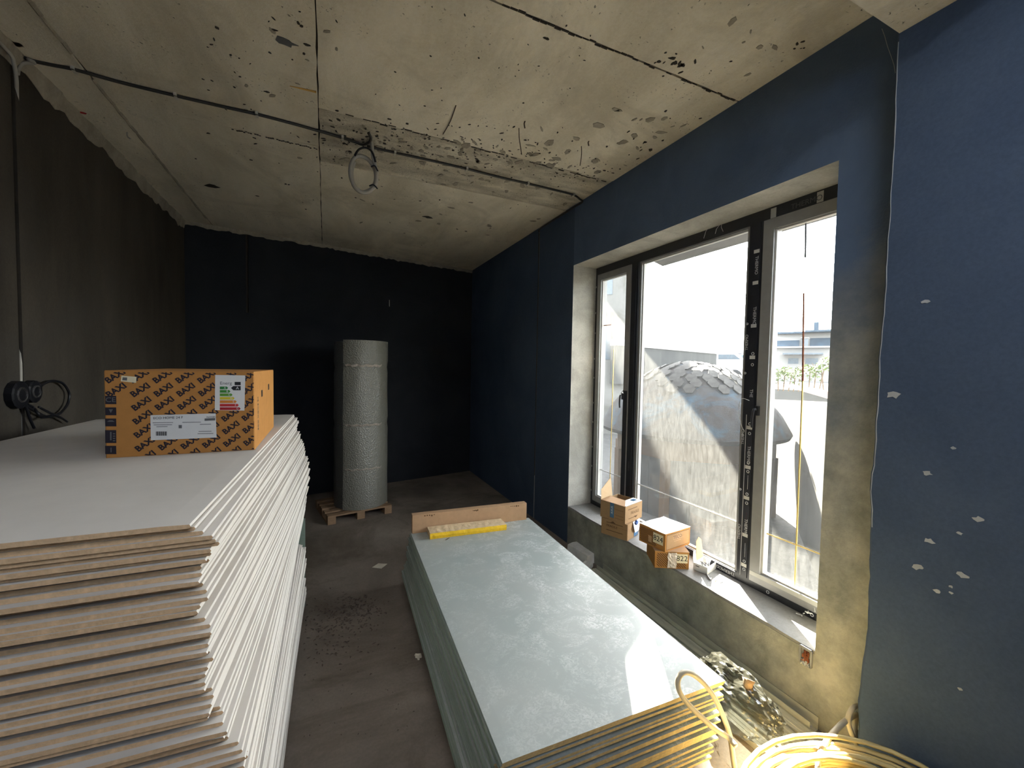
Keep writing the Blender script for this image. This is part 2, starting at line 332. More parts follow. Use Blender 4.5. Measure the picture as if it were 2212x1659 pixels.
# ceiling: slab with formwork panels
HX0, HX1, HY0, HY1 = -0.7, 1.7, -1.45, -0.25          # added opening in the ceiling, unseen behind the viewer, lets in fill light
cl = MB().box(-2.2, 3.06, HY1, 8.4, CZ + 0.014, CZ + 0.22).box(-2.2, 3.06, -2.7, HY0, CZ + 0.014, CZ + 0.22).box(-2.2, HX0, HY0, HY1, CZ + 0.014, CZ + 0.22).box(HX1, 3.06, HY0, HY1, CZ + 0.014, CZ + 0.22).build('ceiling', 'groove'); tag(cl, 'bare concrete ceiling with formwork panel joints', kind='structure')
def panel(x0, x1, y0, y1, mat, dz=0.0, jit=0.003):
    m = MB(); nx = max(1, int((x1 - x0) / 0.12)); ny = max(1, int((y1 - y0) / 0.12))
    rnd = random.Random(int(x0 * 100) * 31 + int(y0 * 100))
    n = 7
    lo = []
    def edge(a, b, cnt):
        return [a + (b - a) * i / cnt for i in range(cnt)]
    ring = [(x, y0 + rnd.uniform(-jit, jit)) for x in edge(x0, x1, nx)] + [(x1 + rnd.uniform(-jit, jit), y) for y in edge(y0, y1, ny)] + \
           [(x, y1 + rnd.uniform(-jit, jit)) for x in edge(x1, x0, nx)] + [(x0 + rnd.uniform(-jit, jit), y) for y in edge(y1, y0, ny)]
    k = len(ring)
    vs = [(x, y, CZ + dz) for x, y in ring] + [(x, y, CZ + 0.02) for x, y in ring]
    m.add(vs, [tuple(range(k))] + [(i, (i + 1) % k, k + (i + 1) % k, k + i) for i in range(k)])
    return m.build('panel', mat, cl)
panel(-2.0, -1.424, -2.6, 4.02, 'ceil', -0.004); panel(-2.0, -1.424, 4.026, 8.3, 'ceil', -0.002)
panel(-1.412, -0.050, -.25, 1.0, 'ceil', 0.0); panel(-1.412, -0.050, 1.005, 4.02, 'ceil', 0.0); panel(-1.412, -0.050, 4.026, 8.3, 'ceil', 0.002)
panel(-0.042, 2.9, -.25, 0.7, 'ceil', 0.0); panel(-0.042, 2.9, 0.705, 2.044, 'ceil', 0.0); panel(-0.042, 2.9, 2.056, 3.428, 'ceil', 0.0)
panel(-0.042, 2.9, 3.436, 4.30, 'ceil_rough', 0.003, 0.006); panel(-0.042, 2.9, 4.305, 8.3, 'ceil', 0.0)
# long pale mortar ridge along the panel joint, interrupted at the conduit
def ridge(pts, w, h):
    m = MB(); P = []
    for i, (x, y) in enumerate(pts): P.append((x, y))
    for (xa, ya), (xb, yb) in zip(P, P[1:]):
        wa, wb = w * R_.uniform(0.7, 1.3), w * R_.uniform(0.7, 1.3)
        m.add([(xa - wa, ya, CZ), (xa, ya, CZ - h), (xa + wa, ya, CZ), (xb - wb, yb, CZ), (xb, yb, CZ - h), (xb + wb, yb, CZ)], [(0, 1, 4, 3), (1, 2, 5, 4), (0, 3, 5, 2)])
    return m
ridge([(-1.415 + R_.uniform(-.004, .004), 1.2 + i * 0.1) for i in range(24)], 0.013, 0.012).build('mortar_ridge', 'mortar', cl)
ridge([(-1.418 + R_.uniform(-.004, .004), 3.75 + i * 0.1) for i in range(30)], 0.012, 0.010).build('mortar_ridge', 'mortar', cl)
# ragged mortar bead along the left and back wall tops
def ragged(p0, p1, inward, n, hmin, hmax, wmin, wmax):
    m = MB(); p0, p1, inw = Vector(p0), Vector(p1), Vector(inward); prev = None; vs = []; fs = []
    for i in range(n + 1):
        p = p0.lerp(p1, i / n); q = noise.noise(Vector((i * 0.23, p0.x, 1.7))) * 0.35 + noise.noise(Vector((i * 0.9, 3.1, p0.x))) * 0.3 + 0.5
        q2 = noise.noise(Vector((i * 0.61, p0.y, 5.2))) * 0.5 + 0.5
        h = hmin + (hmax - hmin) * (0.6 * q + 0.4 * q2); w = wmin + (wmax - wmin) * q2
        vs += [p, p + inw * w, p + inw * w * 0.55 + Vector((0, 0, -h * 0.6)), p + inw * 0.004 + Vector((0, 0, -h)), p + Vector((0, 0, -h))]
        if i:
            a, b = (i - 1) * 5, i * 5
            fs += [(a + k, a + (k + 1), b + (k + 1), b + k) for k in range(4)]
    return m.add(vs, fs)
ragged((XL, -2.3, CZ), (XL, 6.9, CZ), (1, 0, 0), 150, 0.02, 0.20, 0.004, 0.05).build('mortar_bead', 'mortar', cl)
BW0, BW1 = Vector((-1.80, 6.89, 0)), Vector((2.66, 7.768, 0)); bdir = (BW1 - BW0).normalized(); bnrm = Vector((bdir.y, -bdir.x, 0))
ragged(BW0 + Vector((0, 0, CZ)), BW1 + Vector((0, 0, CZ)), bnrm, 110, 0.005, 0.09, 0.004, 0.04).build('mortar_bead', 'mortar', cl)
# dark stains / gaps in the concrete: shallow broken-out patches
def blotch(px, py, r, mat, ph, name, z=CZ, squash=0.5):
    c = onz(px, py, z); rr = random.Random(ph); m = MB(); n = 11
    vs = [c + Vector((math.cos(k * 6.283 / n) * r * rr.uniform(0.6, 1.15), math.sin(k * 6.283 / n) * r * squash * rr.uniform(0.5, 1.2), -0.001)) for k in range(n)]
    vs2 = [v + Vector((0, 0, -0.003)) for v in vs]
    return m.add(vs + vs2, [tuple(range(n, 2 * n))] + [(i, (i + 1) % n, n + (i + 1) % n, n + i) for i in range(n)]).build(name, mat, cl)
for i, (px, py, r, q) in enumerate([(458, 402, .07, .7), (925, 469, .075, .5), (617, 90, .06, .6), (577, 198, .02, .5), (556, 423, .025, .3), (1180, 82, .02, .4), (663, 96, .02, .5)]):
    blotch(px, py, r, 'grayink' if i == 2 else 'groove', i, 'stain_patch', squash=q)
blotch(37, 94, .035, 'red', 31, 'red_mark', squash=.8); blotch(178, 243, .03, 'red', 32, 'red_mark', squash=.5)

def pits(clusters, name, mat, z=CZ):
    m = MB(); rr = random.Random(len(clusters))
    for px, py, sx, sy, n, smin, smax in clusters:
        for _ in range(n):
            c = onz(rr.gauss(px, sx), rr.gauss(py, sy), z); r = rr.uniform(smin, smax); a = rr.uniform(0, 3.14); k = 6; e = rr.uniform(.25, .8)
            if not (XL + .05 < c.x < XW - .05 and 1.15 < c.y < 6.8): continue
            ring = []
            for q in range(k):
                u, v = math.cos(q * 1.047) * r * rr.uniform(.6, 1.2), math.sin(q * 1.047) * r * e * rr.uniform(.6, 1.2)
                ring.append(c + Vector((u * math.cos(a) - v * math.sin(a), u * math.sin(a) + v * math.cos(a), -.0035)))
            m.add(ring + [p + Vector((0, 0, .003)) for p in ring], [tuple(range(k))] + [(i, (i + 1) % k, k + (i + 1) % k, k + i) for i in range(k)])
    o = m.build(name, mat, cl); o['kind'] = 'stuff'; return o
pits([(900, 300, 120, 22, 70, .006, .018), (1080, 330, 110, 26, 90, .006, .016), (1230, 375, 70, 20, 40, .006, .016), (760, 290, 40, 20, 22, .006, .02), (1446, 134, 22, 16, 14, .008, .025), (1735, 95, 16, 14, 5, .006, .016), (560, 120, 60, 45, 12, .005, .016), (480, 190, 90, 60, 10, .005, .014), (600, 330, 120, 50, 14, .006, .02), (640, 60, 30, 40, 8, .006, .018), (1500, 260, 40, 25, 12, .006, .02), (1360, 320, 60, 30, 14, .008, .03), (880, 440, 160, 25, 16, .006, .02), (1250, 120, 200, 60, 14, .004, .012), (930, 200, 150, 40, 12, .004, .012)], 'concrete_pits', 'groove')
pits([(1100, 350, 140, 40, 60, .02, .06), (880, 330, 120, 30, 40, .02, .05), (1000, 470, 200, 25, 20, .02, .05), (1650, 140, 90, 60, 9, .01, .03), (1420, 300, 70, 40, 16, .02, .05), (620, 150, 80, 80, 8, .01, .03)], 'concrete_scuffs', 'mortar')
# thin dark run marks along the panel joints
for a_, b_ in (((1068, 2), (1588, 217)), ((727, 242), (1311, 392)), ((500, 278), (686, 322))):
    m = MB(); P_, Q_ = onz(*a_, CZ), onz(*b_, CZ)
    n_ = 40
    for i in range(n_):
        p, q = P_.lerp(Q_, i / n_), P_.lerp(Q_, (i + .9) / n_); w_ = R_.uniform(.0, .014)
        if w_ < .004: continue
        o_ = R_.uniform(-.012, .004); m.box(min(p.x, q.x), max(p.x, q.x), p.y + o_, p.y + o_ + w_, CZ - .004, CZ)
    m.build('joint_stain', 'groove', cl)

# left wall with the vertical chase
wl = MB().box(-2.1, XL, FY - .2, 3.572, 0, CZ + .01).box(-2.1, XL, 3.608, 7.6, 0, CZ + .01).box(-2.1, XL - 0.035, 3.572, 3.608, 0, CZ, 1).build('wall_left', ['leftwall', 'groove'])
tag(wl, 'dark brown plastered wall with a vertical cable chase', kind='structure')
# back wall with a short chase
L = (BW1 - BW0).length; cxp = 0.79
mt = Matrix.Translation(BW0) @ Matrix(((bdir.x, -bdir.y, 0, 0), (bdir.y, bdir.x, 0, 0), (0, 0, 1, 0), (0, 0, 0, 1)))
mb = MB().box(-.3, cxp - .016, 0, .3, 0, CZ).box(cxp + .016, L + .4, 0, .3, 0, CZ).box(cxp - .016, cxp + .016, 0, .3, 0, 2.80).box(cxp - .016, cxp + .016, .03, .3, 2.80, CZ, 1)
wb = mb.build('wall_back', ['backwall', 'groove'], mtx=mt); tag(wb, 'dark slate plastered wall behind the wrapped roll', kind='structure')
# window wall: faces inside are slate plaster, reveals grey
def wall_piece(m, y0, y1, z0, z1, face=0):
    m.box(XW, XO, y0, y1, z0, z1, [1, 1, 1, 1, face, 2])
m = MB()
wall_piece(m, 4.11, 4.966, 0, CZ + .01); wall_piece(m, 4.982, 8.2, 0, CZ + .01)
m.box(XW + .014, XO, 4.966, 4.982, 0, CZ)
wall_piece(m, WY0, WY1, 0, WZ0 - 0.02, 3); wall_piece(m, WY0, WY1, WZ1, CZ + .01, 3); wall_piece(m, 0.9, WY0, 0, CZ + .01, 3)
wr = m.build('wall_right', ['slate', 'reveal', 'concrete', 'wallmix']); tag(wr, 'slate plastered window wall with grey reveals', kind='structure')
# near pier and beam with a chipped arris
PX, PY = 2.47, 1.09
vs = []; fs = []; n = 90; edge = []
for i in range(n + 1):
    z = CZ * i / n; a = 1.0 if z < 1.6 else 0.45
    j = (noise.noise(Vector((0.3, z * 2.3, 4))) * 0.022 + noise.noise(Vector((9, z * 9, 1))) * 0.012) * a
    edge.append((PX, PY + j, z)); vs += [(PX, FY, z), (PX, PY + j, z), (PX + .03, PY + j + .02, z), (3.06, PY + .02, z), (3.06, FY, z)]
    if i:
        q, p = i * 5, (i - 1) * 5
        for k in range(5): fs.append((p + k, p + (k + 1) % 5, q + (k + 1) % 5, q + k))
fs += [tuple(range(5)), tuple(range(n * 5, n * 5 + 5))]
def pier_piece(m, y0, y1, z0, z1): return m.box(PX, 3.06, y0, y1, z0, z1)
pm_ = MB()
for i in range(n):
    q, p = (i + 1) * 5, i * 5
vs2 = []; fs2 = []
for i, e in enumerate(edge):
    vs2 += [(PX, -.15, e[2]), e, (PX + .03, e[1] + .02, e[2]), (3.06, PY + .02, e[2]), (3.06, -.15, e[2])]
    if i:
        q, p = i * 5, (i - 1) * 5
        for k in range(5): fs2.append((p + k, p + (k + 1) % 5, q + (k + 1) % 5, q + k))
fs2 += [tuple(range(5)), tuple(range(n * 5, n * 5 + 5))]
pm_.add(vs2, fs2); pier_piece(pm_, FY, -.15, 0, CZ)
wf = pm_.build('wall_right_front', 'slate'); tag(wf, 'near slate blue plastered pier beside the window wall', kind='structure')
m = MB()
m.tube([Vector(e) + Vector((-.0006, 0.001, 0)) for e in edge if 1.3 < e[2] < 3.68], [0.0016 + 0.0016 * abs(noise.noise(Vector((0, e[2] * 6, 2)))) for e in edge if 1.3 < e[2] < 3.68], 5)
m.build('arris_highlight', 'chip', wf)  # pale line paints the light caught along the arris
for i, (px, py, r) in enumerate([(2000, 651, 5), (2003, 1022, 7), (2115, 1121, 7), (2007, 1168, 8), (1982, 1224, 9), (2079, 1243, 8), (2025, 1277, 6), (2055, 1267, 4), (2054, 1280, 4), (2073, 1152, 5), (2060, 968, 4), (1932, 853, 10), (2074, 1488, 4)]):
    c = onx(px, py, PX); rad = r * c.length / 890 * 0.55; rr = random.Random(i)
    n = 9; ring = [c + Vector((0, math.cos(k * 6.283 / n) * rad * rr.uniform(.5, 1.2) * 1.4, math.sin(k * 6.283 / n) * rad * rr.uniform(.4, 1.1))) for k in range(n)]
    MB().add([v + Vector((0, 0, 0)) for v in ring] + [v + Vector((-.003, 0, 0)) for v in ring], [tuple(range(n, 2 * n))] + [(k, (k + 1) % n, n + (k + 1) % n, n + k) for k in range(n)]).build('plaster_chip', 'chip', wf)
bmz = 3.687
b = MB().box(XL - .1, PX + .2, 0.55, PY, bmz, CZ + .01).build('trim_1', 'ceil'); tag(b, 'concrete ceiling beam near the viewer meeting the pier', kind='structure')
# hairline crack on the window wall beside the pier
pts = [onx(x, y, XW) for x, y in [(1905, 62), (1911, 78), (1917, 100), (1925, 122), (1931, 140), (1934, 158)]]
MB().tube([p + Vector((.0005, 0, 0)) for p in pts], 0.0016, 5).build('crack_line', 'chip', wr)
# front wall behind the camera
m = MB().box(-2.1, 3.06, FY - .2, FY, 0, CZ)
o = m.build('wall_front', 'slate'); tag(o, 'plastered wall behind the viewer', kind='structure')

# ================================================================== WINDOW
win = empty('window_1', (2.94, 2.75, WZ0)); tag(win, 'three pane black framed window with film still on', kind='structure')
win_inv = Matrix.Translation(win.location).inverted()
def wpart(mbd, name, mats, parent=None, smooth=False):
    o = mbd.build(name, mats, None, smooth)
    if parent is None or parent is win:
        o.parent = win; o.matrix_parent_inverse = win_inv
    else:
        o.parent = parent
    return o
# sill slab
m = MB(); n = 40; vs = []; fs = []
for i in range(n + 1):
    y = WY0 + (WY1 - WY0) * i / n; j = noise.noise(Vector((y * 3.1, 0, 3))) * 0.012 + noise.noise(Vector((y * 11, 2, 3))) * 0.005
    vs += [(XO, y, WZ0 - .022), (XO, y, WZ0), (XW + .004 + max(-.004, j), y, WZ0 - .002), (XW + .002, y, WZ0 - .022)]
    if i:
        a, c = (i - 1) * 4, i * 4; fs += [(a + k, a + (k + 1) % 4, c + (k + 1) % 4, c + k) for k in range(4)]
fs += [(0, 1, 2, 3), (n * 4, n * 4 + 1, n * 4 + 2, n * 4 + 3)]
wpart(m.add(vs, fs), 'sill', 'sill')
FX0, FX1 = 2.94, 3.02
SB = WZ0
outer = MB().box(FX0, FX1, 1.30, 4.20, 3.185, 3.30).box(FX0, FX1, 1.30, 4.20, SB, SB + .055).box(FX0, FX1, 4.055, 4.20, SB + .055, 3.185).box(FX0, FX1, 1.30, 1.385, SB + .055, 3.185)
outer = wpart(outer, 'outer_frame', 'blackframe')
mul1 = wpart(MB().box(FX0 - .004, FX1, 3.37, 3.475, SB + .055, 3.185).box(FX0 - .012, FX0 - .004, 3.395, 3.45, SB + .055, 3.185), 'mullion', 'blackframe')
mul2 = wpart(MB().box(FX0 - .006, FX1, 2.035, 2.15, SB + .055, 3.185).box(FX0 - .012, FX0 - .006, 2.062, 2.125, SB + .055, 3.185), 'mullion', 'blackframe')
def sash(y0, y1, z0, z1, w, x0, mat_in, mat_edge):
    m = MB().box(x0, FX1 - .01, y0, y1, z1 - w, z1).box(x0, FX1 - .01, y0, y1, z0, z0 + w).box(x0, FX1 - .01, y0, y0 + w, z0 + w, z1 - w).box(x0, FX1 - .01, y1 - w, y1, z0 + w, z1 - w)
    e = .012
    m.box(x0 + .018, x0 + .05, y0 + w, y1 - w, z0 + w, z0 + w + e, 1).box(x0 + .018, x0 + .05, y0 + w, y1 - w, z1 - w - e, z1 - w, 1)
    m.box(x0 + .018, x0 + .05, y0 + w, y0 + w + e, z0 + w + e, z1 - w - e, 1).box(x0 + .018, x0 + .05, y1 - w - e, y1 - w, z0 + w + e, z1 - w - e, 1)
    return m
sashL = wpart(sash(3.475, 4.055, SB + .06, 3.18, .068, FX0 - .018, 0, 1), 'sash', ['greyframe', 'whitebar'])
sashR = wpart(sash(1.385, 2.035, SB + .06, 3.18, .078, FX0 - .018, 0, 1), 'sash', ['greyframe', 'whitebar'])
# black film left on part of the left sash stile, grey elsewhere
wpart(MB().box(FX0 - .0195, FX0 - .0175, 3.476, 3.542, SB + .06, 1.85), 'protective_film', 'blackframe')
bead = wpart(sash(2.15, 3.37, SB + .03, 3.20, .03, FX0 + .012, 0, 1), 'glazing_bead', ['greyframe', 'whitebar'])
wpart(MB().box(FX0 - .020, FX0 - .0178, 1.388, 2.032, SB + .105, SB + .136), 'film_strip', 'filmtab')
for (y0, y1, z0, z1) in ((3.545, 3.985, SB + .13, 3.11), (2.18, 3.34, SB + .06, 3.17), (1.463, 1.957, SB + .138, 3.10)):
    wpart(MB().box(FX0 + .040, FX0 + .044, y0, y1, z0, z1), 'glass_pane', 'glass')
GXI = FX0 + .032
def bar(y0, z0, y1, z1, r=.005, mat='brass'):
    wpart(MB().tube([(GXI, y0, z0), (GXI, y1, z1)], r, 6), 'muntin_bar', mat)
zb = H0 - 1.195
bar(3.545, zb, 3.985, zb, .005, 'whitebar'); bar(3.79, SB + .13, 3.785, 2.30); bar(3.85, 2.585, 3.985, 2.585, .005, 'rust')
bar(2.18, zb, 3.34, zb, .006, 'whitebar'); bar(1.463, zb, 1.957, zb, .005, 'brass')
bar(1.735, SB + .138, 1.745, 2.02, .0055); bar(1.745, 2.02, 1.765, 2.62, .0055, 'rust'); bar(1.765, 2.86, 1.772, 3.10, .006, 'poledark')
# handles
def handle(y, z, s):
    m = MB().box(FX0 - .040, FX0 - .018, y - .014, y + .014, z - .035, z + .035)
    m.tube(smooth_path([(FX0 - .04, y, z + .01), (FX0 - .062, y, z + .012), (FX0 - .066, y + .004 * s, z - .01), (FX0 - .064, y + .012 * s, z - .07), (FX0 - .058, y + .014 * s, z - .125)], 4), [.0085] * 17, 8)
    return wpart(m, 'window_handle', 'blackframe')
handle(3.53, 1.79, 1); handle(2.02, 1.79, 1)
wpart(MB().tube(smooth_path([(FX0 - .02, 2.09, 1.86), (FX0 - .05, 2.13, 1.87), (FX0 - .06, 2.145, 1.80), (FX0 - .05, 2.13, 1.68), (FX0 - .02, 2.12, 1.62)], 6), .002, 5), 'cord_loop', 'printwhite')
# film prints and grey tabs on the frame
def print_down(parent, body, y, z, size, mat='printwhite', x=FX0 - .0130):
    o = text('printed_word', body, size, (x, y, z), (0, 0, -1), (0, -1, 0), mat); o.parent = parent
def print_up(parent, body, y, z, size, mat='printwhite', x=FX0 - .0130):
    o = text('printed_word', body, size, (x, y, z), (0, 0, 1), (0, 1, 0), mat); o.parent = parent
def tabm(y0, y1, z0, z1, x=FX0 - .0128, par=None): wpart(MB().box(x, x + .0012, y0, y1, z0, z1), 'film_tab', 'filmtab', par or mul2)
for py in (704, 772, 925, 1012, 1080, 1163, 1230, 545, 612):
    z = onx(1630, py, FX0).z; tabm(2.064, 2.108, z - .013, z + .013)
for py, w in ((985, 'THERMO'), (1146, 'THERMO'), (850, 'THE'), (575, 'THERMO'), (683, 'THERMO')):
    print_down(mul2, w, 2.083, onx(1630, py, FX0).z, .034)
for py, w in ((945, 'THERMO'), (1155, 'THERMO'), (740, 'THERMO')):
    print_up(mul2, w, 2.140, onx(1615, py, FX0).z, .030, x=FX0 - .0070)
for py in (968, 1120): print_down(mul2, '· · · ·', 2.083, onx(1630, py, FX0).z, .028, 'printred')
for py in (1045, 1196): print_down(mul2, '══════', 2.083, onx(1630, py, FX0).z, .018, 'printwhite')
def ring_mark(y, z, r=.010, x=FX0 - .0130):
    wpart(MB().tube([(x, y + r * math.cos(a * .785), z + r * math.sin(a * .785)) for a in range(8)], .0022, 5, closed=True), 'round_mark', 'printwhite', mul2 if y > 2.0 and z > .6 else outer)
for py in (764, 788, 917, 938, 1003, 1022, 1072, 1092, 1222, 1240): ring_mark(2.083, onx(1632, py, FX0).z)
for py in (700, 806, 940, 1060): ring_mark(2.143, onx(1612, py, FX0).z, .007, FX0 - .0070)
wpart(MB().box(FX0 - .0145, FX0 - .0125, 2.112, 2.1145, SB + .06, 1.75), 'film_seam', 'printwhite')
for i, py in enumerate((622, 677, 720, 775, 816, 870, 912, 966, 1008, 1061)):
    z = onx(1283, py, FX0).z; tabm(4.095, 4.12, z - .010, z + .010, FX0 - .0012, outer)
for py in (640, 748, 850, 945): print_down(outer, 'THERMO', 4.108, onx(1283, py, FX0).z, .026, 'grayink', FX0 - .0012)
for py, w in ((870, 'THERMO'), (1005, 'THERMO')): print_up(mul1, w, 3.424, onx(1355, py, FX0).z, .026, 'grayink')
for (px, py) in ((1772, 425), (1671, 460)):
    p = onx(px, py, FX0); tabm(p.y - .02, p.y + .02, p.z - .035, p.z + .035, FX0 - .0012, outer)
p = onx(1742, 437, FX0); o = text('printed_word', 'THERMO', .05, (FX0 - .0012, p.y, p.z), (0, -1, 0), (0, 0, 1), 'grayink'); o.parent = outer
p = onx(1580, 1242, FX0); o = text('printed_word', 'THERMO', .036, (FX0 - .0012, 2.24, SB + .027), (0, 1, 0), (0, 0, -1), 'printwhite'); o.parent = outer
for px in (1550, 1650, 1665):
    p = onx(px, 1240, FX0); ring_mark(p.y if px == 1550 else 1.9 - (px - 1650) * .02, SB + .028, .010, FX0 - .0012)
# foam and foil bits on the frame
for (px, py, r) in ((1625, 447, .05), (1362, 549, .03)):
    c = onx(px, py, FX0 - .03); m = MB(); n = 8
    m.tube([c + Vector((0, -r, .006)), c + Vector((-.005, -r * .3, .01)), c + Vector((0, r, .004))], [.004, .014, .003], 7); wpart(m, 'foam_bit', 'orange', None, True)
m = MB(); rr = random.Random(3)
for k in range(9):
    c = onx(1722 + k * 5.5, 1330 - k * 0.9, FX0 - .03) + Vector((0, 0, rr.uniform(-.01, .012)))
    m.tube([c, c + Vector((rr.uniform(-.03, .02), rr.uniform(-.03, .03), rr.uniform(-.01, .02)))], .004, 4)
wpart(m, 'foil_shred', 'printwhite')
for (px, py, dx, dy) in ((1520, 515, 14, -30), (1545, 505, 10, -20), (1562, 500, -3, -18), (1612, 640, -18, 40)):
    a = onx(px, py, FX0 - .02); c = onx(px + dx, py + dy, FX0 - .02)
    wpart(MB().tube([a, a.lerp(c, .5) + Vector((-.008, .004, 0)), c], .0016, 4), 'film_shred', 'printwhite')

# ================================================================== BOARD PILES
BT = 0.0125
def board_mesh(name, w, l, mats):
    h = w / 2
    prof = [(-h + .004, 0), (h - .004, 0), (h, .005), (h - .003, .0102), (h - .06, .0122), (-h + .06, .0122), (-h + .003, .0102), (-h, .005)]
    mi_side = [0, 2, 2, 0, 0, 0, 2, 2]
    m = MB(); k = len(prof)
    a = [(x, 0, z) for x, z in prof]; b = [(x, l, z) for x, z in prof]
    m.add(a + b, [tuple(range(k)), tuple(range(k, 2 * k))] + [(i, (i + 1) % k, k + (i + 1) % k, k + i) for i in range(k)], [1, 1] + mi_side)
    me = m.build(name, mats); mesh = me.data; bpy.data.objects.remove(me); return mesh
wm = board_mesh('white_plasterboard', 1.22, 2.46, ['wpaper', 'wend', 'wpaper'])
gm = board_mesh('green_plasterboard', 1.22, 2.41, ['gpaper', 'gend', 'gedge'])
# right-hand near corners of the tall pile, read along the fan
fan = [(0, 409), (1, 419), (2, 444), (3, 463), (4, 468), (5, 471), (6, 455), (7, 459), (8, 445), (9, 452), (10, 435), (11, 440), (12, 430), (13, 432), (14, 442), (16, 447), (18, 426), (20, 432), (22, 455), (25, 453), (27, 446), (29, 457), (30, 460), (33, 441), (35, 443), (38, 463), (41, 452), (42, 479), (44, 487), (46, 490), (48, 479), (50, 516), (56, 512), (64, 520), (77, 528)]
def fan_px(k):
    for (a, x), (b_, y) in zip(fan, fan[1:]):
        if a <= k <= b_: return x + (y - x) * (k - a) / (b_ - a)
    return fan[-1][1]
far = [(0, 633, 894), (3, 645, 905), (8, 642, 925), (14, 650, 940), (22, 656, 965), (28, 666, 992), (34, 669, 1015), (40, 670, 1032), (48, 665, 1058), (60, 660, 1095), (77, 650, 1145)]
def far_x(z):
    best = None
    pts = [ony(x, y, 3.70) for _, x, y in far]
    for p, q in zip(pts, pts[1:]):
        if q.z <= z <= p.z + .01: t = (p.z - z) / max(1e-6, p.z - q.z); return p.x + (q.x - p.x) * t
    return pts[-1].x
recess = {}
for k0, seq in ((1, (.012, .006, 0, .008)), (5, (.020, .012)), (7, (.022, .012)), (9, (.042, .034, .018)), (13, (.050, .044, .026, .012)), (19, (.046, .044, .030, .014)), (24, (.040, .034, .016)), (28, (.046, .046, .030, .016, .006)), (33, (.026, .014)), (36, (.044, .042, .030, .014)), (42, (.046, .042, .022)), (46, (.024, .010)), (48, (.046, .044, .028, .012)), (53, (.04, .036, .016))):
    for q, d_ in enumerate(seq): recess[k0 + q] = d_
TOPZ = 1.67; TW = -math.atan2(.096, 2.459)
zlist = [TOPZ - BT - k * (BT + .0002) for k in range(77)]
zl = zlist[-1] - .10
zlist2 = [zl - BT - k * (BT + .0002) for k in range(43)]
npile = 0
for k, z in enumerate(zlist + zlist2):
    zt = z + BT
    rr = random.Random(k * 7 + 1)
    yn = 1.275 + recess.get(k, 0) + rr.uniform(-.0025, .003) + (0 if k else -.004)
    if k < 77:
        xr = ony(fan_px(k), 1132 + min(k, 50) * 10.6, yn).x + rr.uniform(-.004, .004)
        if k > 50: xr = -.205 + rr.uniform(-.012, .012)
        xf = far_x(zt) + rr.uniform(-.012, .004)
    else:
        xr = -.215 + rr.uniform(-.02, .012); xf = -.155 + rr.uniform(-.035, .012)
        yn = 1.30 + rr.uniform(-.03, .05)
    ang = -math.atan2(xf - xr, 2.44)
    o = bpy.data.objects.new('white_plasterboard', wm); COL.objects.link(o)
    c, s = math.cos(ang), math.sin(ang)
    o.location = (xr - .61 * c, yn - .61 * s, z); o.rotation_euler = (0, 0, ang)
    npile += 1
    lab = 'topmost white plasterboard of the tall pile, under the printed boiler carton' if k == 0 else 'white plasterboard, %s from the top of the tall pile' % ordw(k + 1)
    tag(o, lab, 'plasterboard', 'white plasterboards in the tall pile')
for i, y in enumerate((1.5, 2.5, 3.45)):
    for zz, lab in ((zl + .001, 'upper'), (zlist2[-1] - .0800, 'lower')):
        zz1 = zz + .0975 if lab == 'upper' else zz + .0795
        if lab == 'lower': zz = 0.0
        o = MB().box(-1.40, -.27, y, y + .09, zz, zz1).build('timber_bearer', 'wood')
        tag(o, '%s wooden bearer %s the tall white pile' % (('near', 'middle', 'far')[i], 'between the two packs of' if lab == 'upper' else 'on the floor under'), 'bearer', 'bearers of the tall pile')
o = MB().box(-.60, -.158, 3.86, 3.8725, 0.0, .765).build('board_offcut', 'gedge'); tag(o, 'upright green board offcut behind the tall white pile', 'offcut')

GZ = .505
grec = [0, .004, .05, 0.002, .055, .058, .004, .0, .05, .055, .003, .06, .065, .002, .006, .06, .002, .055, .06, .004]
ng = 33
gax = Vector((.639, 1.438)); gbx = Vector((1.856, 1.401)); gang = math.atan2(gbx.y - gax.y, gbx.x - gax.x); gy = -math.atan2(.088, 2.39)
for k in range(ng):
    rr = random.Random(k + 90); z = GZ - BT - k * (BT + .0002)
    dy = grec[k % len(grec)] + rr.uniform(-.002, .003); dx = 0 if k == 0 else rr.uniform(-.006, .008) - (.018 if k > 24 else 0) - .0016 * k
    o = bpy.data.objects.new('green_plasterboard', gm); COL.objects.link(o)
    a = gy + (0 if k == 0 else rr.uniform(-.004, .004))
    o.location = (1.2475 + dx, 1.4195 + dy, z); o.rotation_euler = (0, 0, a)
    lab = 'topmost pale green plasterboard with dusty footprints beside the window' if k == 0 else 'green plasterboard, %s from the top of the low pile' % ordw(k + 1)
    tag(o, lab, 'plasterboard', 'green plasterboards in the low pile')
gb = GZ - ng * (BT + .0002)
for i, y in enumerate((1.62, 2.55, 3.5)):
    o = MB().box(.75, 1.85, y, y + .09, 0, gb).build('timber_bearer', 'wood'); tag(o, '%s wooden bearer on the floor under the low green pile' % ('near', 'middle', 'far')[i], 'bearer', 'bearers of the low pile')

